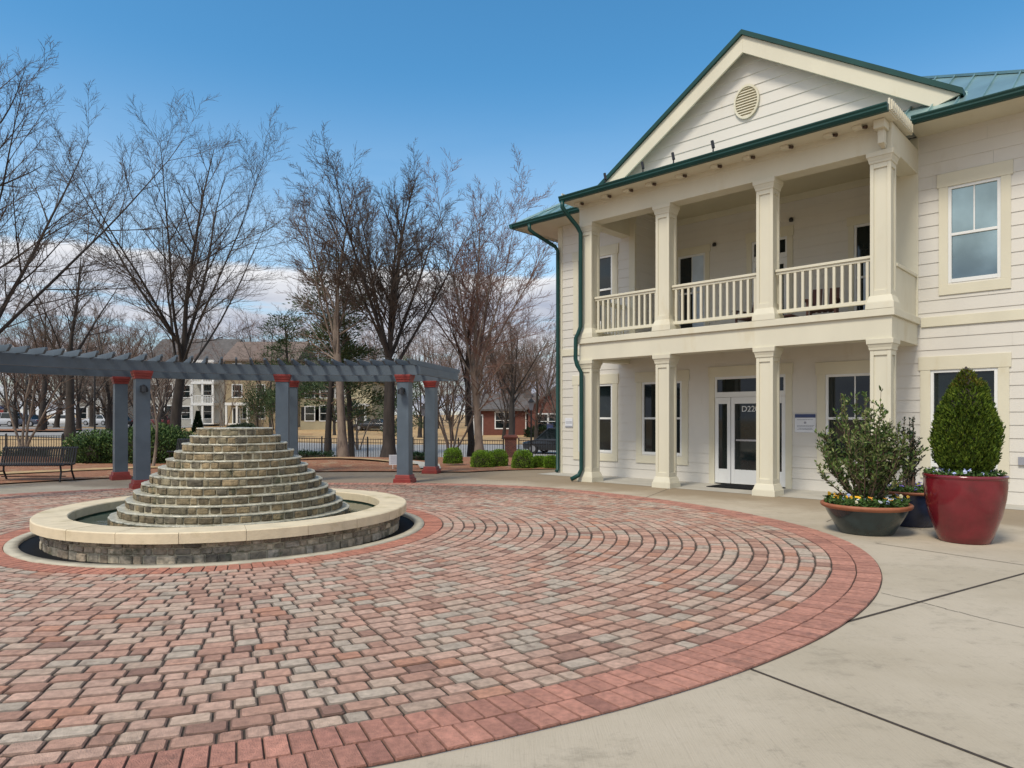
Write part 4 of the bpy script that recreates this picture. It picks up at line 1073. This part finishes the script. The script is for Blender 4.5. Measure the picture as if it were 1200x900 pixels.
# white truck
t = thing('box_truck','white box truck with a red and blue emblem at the left edge','truck',(at(-2,96),96,zt(-72,96)),R(180))
mb = MB(); mb.box(-2.2,2.4,-1.1,1.1,.9,3.4); mb.build('cargo_box', M['hwhite'], t, bevel=.05)
mb = MB(); mb.prism([(2.42,-1,.5),(4.1,-1,.5),(4.1,-1,1.4),(3.5,-1,2.4),(2.42,-1,2.5)],(0,2,0)); fixn(mb.build('cab', M['hwhite'], t, bevel=.06))
mb = MB(); mb.box(-2.2,4.0,-.5,.5,.45,.9); mb.build('chassis', M['black'], t)
mb = MB(); mb.box(-.9,-.5,1.1,1.13,1.1,3.2); mb.box(-1.6,.2,1.1,1.13,1.7,2.1); mb.build('red_emblem', M['red'], t)
mb = MB(); mb.box(-1.6,-1.0,1.1,1.125,2.2,2.8); mb.box(-.4,.2,1.1,1.125,2.2,2.8); mb.build('blue_emblem', M['signb'], t)
for wx in (-1.2,3.2):
    for sy in (-.9,.9):
        mb = MB(); mb.tube([(wx,sy-.13,.45),(wx,sy+.13,.45)],.45,16); mb.build('wheel', M['tyre'], t)

# ------------------------------------------------------------------ houses across the street
def hwin(h, x0, x1, z0, z1, y, shut=False):
    f_ = MB(); f_.box(x0-.12,x1+.12,y-.06,y+.01,z1,z1+.14); f_.box(x0-.12,x1+.12,y-.06,y+.01,z0-.12,z0); f_.box(x0-.12,x0,y-.06,y+.01,z0,z1); f_.box(x1,x1+.12,y-.06,y+.01,z0,z1); f_.box(x0,x1,y-.05,y,(z0+z1)/2-.03,(z0+z1)/2+.03)
    w = f_.build('window', M['white'], h); g_ = MB(); g_.box(x0,x1,y-.03,y-.01,z0,z1); g_.build('pane', M['glass'], w)
    if shut:
        s_ = MB(); s_.box(x0-.55,x0-.13,y-.05,y-.01,z0,z1); s_.box(x1+.13,x1+.55,y-.05,y-.01,z0,z1); s_.build('shutter', M['black'], w)
def house(label, X0, X1, Y, z, st, wall, roof_m, depth=9, rise=3, porch=None, cols=0, gable=False, wins=(), door_x=None, shut=False, wall2=None):
    h = thing('house', label, 'house', (X0,Y,z)); W = X1-X0; H = st*2.9
    mb = MB(); mb.box(0,W,0,depth,-1,H)
    if gable: mb.prism([(0,0,H),(W,0,H),(W/2,0,H+rise)],(0,depth,0))
    mb.build('wall', M[wall], h)
    mb = MB(); e = .4
    if gable:
        for s_ in (0,1):
            xe = -e if s_ == 0 else W+e; zz = H-rise*e/(W/2)
            mb.prism([(xe,-e,zz),(W/2,-e,H+rise),(W/2,-e,H+rise+.2),(xe,-e,zz+.2)],(0,depth+2*e,0))
    else:
        mb.prism([(-e,-e,H-.05),(-e,depth+e,H-.05),(-e,depth/2,H+rise)],(W+2*e,0,0))
        mb.box(-e,W+e,-e-.04,-e,H-.2,H+.02)
    fixn(mb.build('roof', M[roof_m], h))
    for (x, fl, w, hh) in wins: hwin(h, x-w/2, x+w/2, fl*2.9+.8, fl*2.9+.8+hh, -.0, shut)
    if door_x is not None:
        d_ = MB(); d_.box(door_x-.55,door_x+.55,-.05,.0,0,2.3); do = d_.build('door', M['white'], h); k_ = MB(); k_.box(door_x-.42,door_x+.42,-.08,-.05,.02,2.15); k_.build('panel', M['glass'], do)
    if porch:
        a, b_, n, fl = porch; p_ = MB(); p_.box(a,b_,-1.8,0,0,.15)
        po = p_.build('porch', M['white'], h)
        for k in range(fl): p_ = MB(); p_.box(a,b_,-1.85,0,2.9*(k+1)-.35,2.9*(k+1)); p_.build('porch_deck', M['white'], po)
        for k in range(n):
            c_ = MB(); x = a+.15+(b_-a-.3)*k/(n-1); c_.box(x-.12,x+.12,-1.8,-1.56,.15,2.9*fl-.35); c_.build('column', M['white'], po)
        for k in range(1,fl):
            r_ = MB(); r_.box(a,b_,-1.8,-1.74,2.9*k+.95,2.9*k+1.03)
            x = a
            while x < b_: r_.box(x,x+.06,-1.79,-1.75,2.9*k,2.9*k+.95); x += .22
            r_.build('balustrade', M['white'], po)
    return h
house('small white two storey house with stacked porch behind the parked silver car', at(90,108),at(127,108),108,.7,2,'hwhite','roofb',9,2.2,(2.6,5.0,2,2),wins=[(1.0,0,1.1,1.7),(1.0,1,1.1,1.6),(3.6,0,1.0,1.9),(3.6,1,1.0,1.7)])
house('white townhouse with stacked porches behind the big dark forked tree', at(172,94),at(263,94),94,.72,3,'hwhite','roofg',10,3.6,(6.9,10.0,3,3),wins=[(.9,0,1,1.7),(3.0,0,1,1.7),(5.4,0,1.1,1.6),(.9,1,1,1.7),(3.0,1,1,1.7),(5.4,1,1.1,1.6),(8.4,0,1.0,1.9),(8.4,1,1.0,1.7),(5.4,2,1.1,1.5),(8.4,2,1,1.5),(2.6,2,1,1.5)])
house('tan townhouse with white porch columns above the fountain top', at(264,92),at(346,92),92,.70,3,'htan','roofb',10,3.0,(.7,3.8,3,1),wins=[(2.8,0,.9,1.5),(1.6,1,1.2,1.6),(4.8,0,1,1.5),(7.4,0,1,1.5),(4.8,1,1,1.6),(7.4,1,1,1.6),(1.6,2,1,1.5),(5,2,1,1.5)],door_x=1.5)
house('cream house with black shutters behind the pale trunk', at(352,86),at(436,86),86,.45,2,'hcream','roofg',9,3.,(6.6,8.7,2,1),wins=[(1.2,0,1.1,1.7),(3.1,0,1.2,1.8),(5.0,0,1.1,1.7),(1.2,1,1.1,1.6),(3.1,1,1.1,1.6),(5.0,1,1.1,1.6)],door_x=7.6,shut=True)
h = house('long red brick house with grey roof beyond the fence', at(552,76),at(626,76),76,-.35,1,'brick','roofg',9,1.9,wins=[(3.2,0,.9,1.7),(4.3,0,.9,1.7),(6.4,0,.5,1.6)],door_x=.8)
c_ = MB(); c_.box(5.9,6.8,3,4,3,5.2); c_.build('chimney', M['roofg'], h)
house('red brick gabled house end with white window bank beside the building', at(619,74),at(690,74),74,-.35,1,'brick','roofg',9,2.6,gable=True,wins=[(1.55,0,1.0,1.5),(2.75,0,1.0,1.5),(3.9,0,1.0,1.5),(5.1,0,1.0,1.5)])
bush('clipped_hedge', 'dark clipped hedge under the white windows of the brick house', 'hedge', (at(645,71),71,zt(at(645,71),71)), 2.6,.7,1.0, 1500,.25,[(.015,.028,.012),(.022,.04,.016)],pw=5)
t = thing('post_sign','white post with a small blue sign by the brick house','sign',(at(644.5,60),60,zt(2.6,60)))
mb = MB(); mb.box(-.1,.1,-.1,.1,0,1.6); mb.build('post', M['white'], t); mb = MB(); mb.box(-.28,.28,-.14,-.1,1.1,1.6); mb.build('panel', M['signb'], t)

# ------------------------------------------------------------------ trees
def branchset(seed): return random.Random(seed)
class Tree:
    def __init__(s, seed): s.q = random.Random(seed); s.big = MB(); s.fine = MB(); s.tips = []
    def run(s, p, d, L_, r0, r1, n, wob, up):
        pts = [Vector(p)]; d = Vector(d).normalized()
        for i in range(n):
            d = (d + Vector((s.q.gauss(0,wob),s.q.gauss(0,wob),s.q.gauss(0,wob)*.6+up))).normalized()
            pts.append(pts[-1]+d*L_/n)
        rad = [r0+(r1-r0)*i/n for i in range(n+1)]
        return pts, rad
    def emit(s, pts, rad):
        mb = s.big if rad[0] > .035 else s.fine
        mb.tube(pts, rad, 8 if rad[0] > .12 else (5 if rad[0] > .035 else 3), 0, False)
    def side(s, d, ang):
        d = d.normalized(); o = d.orthogonal().normalized(); o.rotate(Matrix.Rotation(s.q.uniform(0,2*PI),3,d)); return (d*math.cos(ang)+o*math.sin(ang))
    def grow(s, p, d, L_, r, lev, spec):
        sp = spec[lev]; n = sp['n']
        pts, rad = s.run(p, d, L_, r, max(r*sp.get('end',.3), .0042), n, sp['wob'], sp['up'])
        s.emit(pts, rad)
        if lev+1 >= len(spec): s.tips.append(pts[-1]); return
        k = sp['kids']
        for i in range(k):
            f = sp['from'] + (1-sp['from'])*(i+s.q.random())/k; f = min(f,.99); j = min(int(f*n), n-1); fr = f*n-j
            b = pts[j].lerp(pts[j+1], fr); dd = pts[j+1]-pts[j]; rr = (rad[j]+(rad[j+1]-rad[j])*fr)
            ang = R(s.q.uniform(*sp['ang'])); cd = s.side(dd, ang)
            if cd.z < -.1: cd.z *= -.5
            cl = L_*s.q.uniform(*sp['len'])*(1-sp.get('tap',.45)*f)
            s.grow(b, cd, cl, max(.006, min(rr*.72, r*sp['rr'])*(.8+.3*s.q.random())), lev+1, spec)
def bare_tree(name, label, loc, H, trunk_h, r, lead, seed, bark='bark_d', twig='twig_d', spread=(14,34), dens=1., lean=(0,0), group=None, twr=1., lowl=0):
    T = Tree(seed); q = T.q
    t = thing(name, label, 'tree', loc, 0, group)
    # trunk
    pts, rad = T.run((0,0,-.2), (lean[0],lean[1],1), trunk_h+.2, r*1.15, r*.8, 6, .03, .02)
    rad[0] = r*1.75; rad[1] = r*1.12
    T.big.tube(pts, rad, 12, 0, False)
    spec = [dict(n=9,wob=.034,up=.026,kids=int(16*dens),ang=(26,52),len=(.28,.50),rr=.36,**{'from':.12},tap=.55,end=.12),
            dict(n=6,wob=.055,up=.035,kids=int(10*dens),ang=(24,52),len=(.30,.5),rr=.5,**{'from':.15},tap=.4,end=.2),
            dict(n=4,wob=.08,up=.04,kids=int(8*dens),ang=(25,55),len=(.35,.6),rr=.55,**{'from':.1},tap=.3,end=.3),
            dict(n=2,wob=.10,up=.04)]
    top = pts[-1]
    for i in range(lead):
        a = 2*PI*(i+q.uniform(-.25,.25))/lead; an = R(q.uniform(*spread)) if i else R(4)
        d = Vector((math.sin(an)*math.cos(a), math.sin(an)*math.sin(a), math.cos(an)))
        j = len(pts)-1 - (q.choice([0,0,1,1,2]) if i else 0)
        L_ = (H-pts[j].z)*(1.0 if i == 0 else q.uniform(.78,1.0))/max(.75,math.cos(an)**.5)
        T.grow(pts[j], d, L_, r*(.52 if i == 0 else q.uniform(.27,.42)), 0, spec)
    for i in range(lowl):
        a = q.uniform(0,2*PI); j = q.choice([3,4,5]); an = R(q.uniform(50,70)); d = Vector((math.sin(an)*math.cos(a),math.sin(an)*math.sin(a),math.cos(an)))
        T.grow(pts[j], d, H*q.uniform(.22,.34), r*.25, 1, spec)
    T.big.build('trunk', M[bark], t, True); T.fine.build('crown', M[twig], t)
    return t
def put(px, Y, py=None):
    X = at(px,Y); return (X, Y, zt(X,Y) if py is None else zat(py,Y))
bare_tree('bare_tree','big dark forked bare tree standing alone left of centre',put(205,38,520),16.6,5.2,.27,9,3,'bark_d','twig_d',(16,42),1.0)
bare_tree('bare_tree','tall bare tree with pale grey brown trunk beside the pine',put(402,29.5,532),11.6,6.2,.165,6,12,'bark_l','twig_b',(12,30),.95,lowl=5)
bare_tree('bare_tree','tall bare tree with thick black trunk near the yard sign',put(455,29,536),12.0,4.2,.24,10,21,'bark_d','twig_d',(12,36),1.0)
bare_tree('bare_tree','bare reddish brown tree with pale trunk left of the brick pillar',put(562,31,531),11.4,4.0,.165,9,33,'bark_l','twig_r',(10,34),1.0,lowl=5)
bare_tree('bare_tree','large bare tree reaching in over the left edge of the photo',(at(-45,27),27,0),16.2,4.2,.28,10,41,'bark_d','twig_d',(16,48),1.0)
bare_tree('bare_tree','thick dark trunk with low branches left of the small white house',put(82,45,511),12.5,5.8,.25,6,52,'bark_d','twig_d',(14,40),.8)
bare_tree('bare_tree','dark bare tree right of the white sedan bonnet, near the left edge',put(48,58,503),11.5,5.0,.20,6,57,'bark_d','twig_b',(14,40),.8)
bare_tree('bare_tree','dark trunk close against the right side of the pale reddish tree',put(553,33,530),9,4.2,.15,5,61,'bark_d','twig_b',(12,34),.8)
bare_tree('bare_tree','rounded bare tree with brown twigs in front of the brick house',put(599,48,519),8.6,3.2,.22,8,66,'bark_d','twig_b',(24,58),.9)
# small pale multi-stemmed trees
def crape(label, loc, H, seed, twig='twig_g', stems=4, green=False, spread=(8,26)):
    T = Tree(seed); q = T.q; t = thing('crape_myrtle', label, 'tree', loc, 0)
    spec = [dict(n=6,wob=.09,up=.05,kids=6,ang=(20,45),len=(.35,.6),rr=.6,**{'from':.35},tap=.4,end=.4),dict(n=4,wob=.1,up=.05,kids=5,ang=(22,45),len=(.4,.65),rr=.6,**{'from':.2},tap=.4,end=.4),dict(n=3,wob=.12,up=.04)]
    for i in range(stems):
        a = 2*PI*i/stems+q.uniform(-.4,.4); an = R(q.uniform(*spread)); T.grow((0.08*math.cos(a),.08*math.sin(a),-.1),(math.sin(an)*math.cos(a),math.sin(an)*math.sin(a),math.cos(an)),H*q.uniform(.7,.85),.055,0,spec)
    T.big.build('trunk', M['bark_l'], t, True); T.fine.build('crown', M[twig], t)
    if green:
        n = 2600; tp = np.array([tuple(p) for p in T.tips]); P_ = tp[nr.randint(len(tp),size=n)]+nr.normal(size=(n,3))*.35
        mb = MB(); leaves(mb, P_, rdir(n)+np.array([0,0,.5]), .22, .08, colmix(n,[(.03,.055,.02),(.05,.08,.03)])); mb.build('foliage', M['leaf'], t)
    return t
crape('pale many branched crape myrtle left of the black and pale trunks',put(528,31.5,531),4.6,5,stems=5,spread=(12,34))
crape('slim pale stemmed sapling right of the left pergola posts',put(176,21.5,546),3.6,6,stems=2,spread=(2,10))
crape('small ornamental tree behind the left end of the bench',put(28,27,528),4.4,8,'twig_b',4,spread=(8,24))
crape('green topped multi stemmed tree before the tan townhouse, nearer the post',put(322,70),5.4,9,stems=4,green=True)
crape('green topped multi stemmed tree before the tan townhouse porch',put(303,72),5.2,10,stems=4,green=True)
crape('leafless small tree in front of the townhouse porch, left of the green topped ones',put(262,66),7.0,14,'twig_b',3,spread=(4,14))
crape('small bare tree on the dry lawn behind the black trunk',put(420,48),4.0,15,'twig_b',4)
# pine
def pine(label, loc, H, seed, n_b=34, w=2.6, z0=.28, nl=13000, lay=.14):
    T = Tree(seed); q = T.q; t = thing('pine_tree', label, 'tree', loc, 0)
    pts, rad = T.run((0,0,-.2),(0.01,0,1),H+.2,.17,.03,10,.02,.02); T.big.tube(pts, rad, 8, 0, False); PP = []; DD = []
    for i in range(n_b):
        f = z0+(1-z0)*(i+q.random())/n_b; z = H*f; a = q.uniform(0,2*PI); L_ = w*(1.15-f)*q.uniform(.55,1.1)+.4
        p = Vector((0,0,z)); j = min(int(f*10),9); p = pts[j].lerp(pts[j+1], f*10-j)
        d = Vector((math.cos(a),math.sin(a),q.uniform(.05,.45))); b, rr = T.run(p, d, L_, .035, .008, 5, .09, -.01); T.fine.tube(b, rr, 4, 0, False)
        for k in range(int(nl/n_b*L_/w)):
            s = q.uniform(.25,1)**.7*5; jj = min(int(s),4); pp = b[jj].lerp(b[jj+1], s-jj)
            o = Vector((q.gauss(0,.22),q.gauss(0,.22),q.gauss(0,lay))); PP.append(pp+o); DD.append(o+Vector((math.cos(a)*.25,math.sin(a)*.25,.18)))
    T.big.build('trunk', M['bark_d'], t, True); T.fine.build('branches', M['twig_b'], t)
    n = len(PP); mb = MB(); leaves(mb, np.array(PP), np.array(DD), nr.uniform(.12,.26,n), .05, colmix(n,[(.045,.08,.032),(.065,.105,.042),(.085,.115,.05)])); mb.build('needles', M['leaf'], t)
pine('loose dark green pine behind the pale trunk, tallest of the pines',put(384,33,532),9.6,3,40,3.4,.25,15000)
pine('dark green pine with low boughs right of the pale trunk',put(412,34,531),8.2,5,34,2.4,.18,11000)
pine('pine beyond the right front pergola post, partly hidden',put(470,44),6.0,6,26,2.0,.2,6000)
pine('wide dark pine above the pergola, left of the tall pale tree',put(335,44,515),8.0,9,34,4.2,.35,13000,.10)
# far woods: three bare trees, then copies
far = []
for i, (sd, tw) in enumerate(((71,'twig_b'),(72,'twig_g'),(73,'twig_r'))):
    far.append((sd, tw))
FLAB = 'bare brown tree of the far wood behind the houses'
protos = []
spots = [(-14,62,11),(18,70,11.5),(52,64,12),(66,78,14),(92,62,10.5),(108,84,15),(128,66,12.5),(146,96,16),(160,70,11),(184,60,10),(236,112,18),(268,118,17),(300,110,18),(318,84,13),(345,104,17),(368,112,18),(392,76,10),(430,104,16),(470,96,16),(492,70,11),(512,88,14),(530,62,9),(548,96,15),(575,90,14),(590,66,9),(612,88,13.5),(628,62,9.5),(640,96,14),(655,58,9),(30,104,15),(5,92,14),(80,108,16),(205,120,18),(415,120,18),(500,114,17),(560,116,17)]
fr = random.Random(99)
spots += [(fr.uniform(-20,350), fr.uniform(98,150), fr.uniform(12,17)) for _ in range(15)] + [(fr.uniform(350,660), fr.uniform(100,150), fr.uniform(12,17)) for _ in range(13)] + [(fr.uniform(-20,345), fr.uniform(70,88), fr.uniform(8,12.5)) for _ in range(6)]
for i, (px, Y, H) in enumerate(spots):
    k = i % 3; X = at(px,Y); z = zt(X,Y)-.1
    if i < 3:
        pr_ = bare_tree('far_bare_tree', FLAB, (X,Y,z), 12, 2.6, .20, 6, far[k][0], 'bark_d', far[k][1], (16,44), .78, group='far wood of bare trees', lowl=4); protos.append(pr_)
        s_ = H/12; pr_.scale = (s_*1.1,s_*1.1,s_)
    else:
        s_ = H/12; dup(protos[k], (X,Y,z), rnd.uniform(0,6.28), FLAB, (s_*rnd.uniform(1.0,1.3),s_*rnd.uniform(1.0,1.3),s_))

# ------------------------------------------------------------------ world, sun, camera
SUN_EL, SUN_AZ = 54, 218      # azimuth measured from +Y towards +X
w = bpy.data.worlds.new('World'); scene.world = w; w.use_nodes = True
nt = w.node_tree; N = nt.nodes; L = nt.links; N.clear()
out = N.new('ShaderNodeOutputWorld')
sky = N.new('ShaderNodeTexSky'); sky.sky_type = 'NISHITA'; sky.sun_disc = False; sky.sun_elevation = R(SUN_EL); sky.sun_rotation = R(SUN_AZ); sky.dust_density = .6; sky.ozone_density = 2.0; sky.air_density = 1.0
hs = N.new('ShaderNodeHueSaturation'); hs.inputs['Saturation'].default_value = 1.3; hs.inputs['Hue'].default_value = .488; hs.inputs['Value'].default_value = 1.1; L.new(sky.outputs[0], hs.inputs['Color'])
bg = N.new('ShaderNodeBackground'); bg.inputs['Strength'].default_value = .15; L.new(hs.outputs[0], bg.inputs['Color'])
tc = N.new('ShaderNodeTexCoord'); sx = N.new('ShaderNodeSeparateXYZ'); L.new(tc.outputs['Generated'], sx.inputs[0])
def noise(sc, det, st, ro=.55):
    mp = N.new('ShaderNodeMapping'); mp.inputs['Scale'].default_value = st; L.new(tc.outputs['Generated'], mp.inputs[0])
    n_ = N.new('ShaderNodeTexNoise'); n_.inputs['Scale'].default_value = sc; n_.inputs['Detail'].default_value = det; n_.inputs['Roughness'].default_value = ro; L.new(mp.outputs[0], n_.inputs['Vector']); return n_.outputs['Fac']
def math_(op, a, b_=None, c_=None):
    m_ = N.new('ShaderNodeMath'); m_.operation = op
    for i_, v in enumerate((a,b_,c_)):
        if v is None: continue
        if isinstance(v,(int,float)): m_.inputs[i_].default_value = v
        else: L.new(v, m_.inputs[i_])
    return m_.outputs[0]
def rng(v, a, b_, lo=0, hi=1):
    r_ = N.new('ShaderNodeMapRange'); r_.interpolation_type = 'SMOOTHSTEP'
    for k_, x_ in (('From Min',a),('From Max',b_),('To Min',lo),('To Max',hi)): r_.inputs[k_].default_value = x_
    L.new(v, r_.inputs['Value']); return r_.outputs[0]
z_ = sx.outputs['Z']; y_ = sx.outputs['Y']
edge = math_('MULTIPLY_ADD', math_('SUBTRACT', noise(6.5,7,(1,1,2.5)), .5), .05, z_)
band = math_('MULTIPLY', rng(edge, .216, .200), rng(math_('ADD', noise(4.2,5,(1,1,9)), rng(edge, .12, .19, 0, .2)), .36, .54, .30, 1))
haze = rng(z_, .46, .16, 0, .30)
back = math_('MULTIPLY', rng(y_, .25, -.25), rng(noise(2.2,6,(1,1,1.6)), .36, .56))
cm = math_('MAXIMUM', math_('MAXIMUM', band, back), haze)
cr = N.new('ShaderNodeValToRGB'); el = cr.color_ramp.elements; el[0].position = .40; el[0].color = (.40,.44,.54,1); el[1].position = .78; el[1].color = (.86,.86,.87,1)
L.new(math_('ADD', noise(3.0,5,(1,1,5)), rng(edge, .165, .21, 0, .30)), cr.inputs[0])
bc = N.new('ShaderNodeBackground'); bc.inputs['Strength'].default_value = 1.0; L.new(cr.outputs[0], bc.inputs['Color'])
mx = N.new('ShaderNodeMixShader'); L.new(cm, mx.inputs[0]); L.new(bg.outputs[0], mx.inputs[1]); L.new(bc.outputs[0], mx.inputs[2]); L.new(mx.outputs[0], out.inputs['Surface'])

sd = bpy.data.lights.new('Sun', 'SUN'); sd.energy = 2.6; sd.angle = R(14); sd.color = (1.0,.915,.78)
so = bpy.data.objects.new('sun', sd); COL.objects.link(so)
az = R(SUN_AZ); dv = Vector((math.sin(az)*math.cos(R(SUN_EL)), math.cos(az)*math.cos(R(SUN_EL)), math.sin(R(SUN_EL))))
so.rotation_euler = (-dv).to_track_quat('-Z','Y').to_euler(); so.location = (-20,-20,30)

cam = bpy.data.cameras.new('camera'); co = bpy.data.objects.new('camera', cam); COL.objects.link(co); scene.camera = co
co.location = (0,0,CH); co.rotation_euler = (R(90),0,0); cam.sensor_width = 36; cam.lens = 24; cam.shift_y = 40/1200; cam.clip_end = 3000; cam.clip_start = .05
scene.render.resolution_x = 1024; scene.render.resolution_y = 768
scene.view_settings.view_transform = 'Standard'; scene.view_settings.look = 'None'; scene.view_settings.exposure = 0.2; scene.view_settings.gamma = 1
scene.render.engine = 'CYCLES'
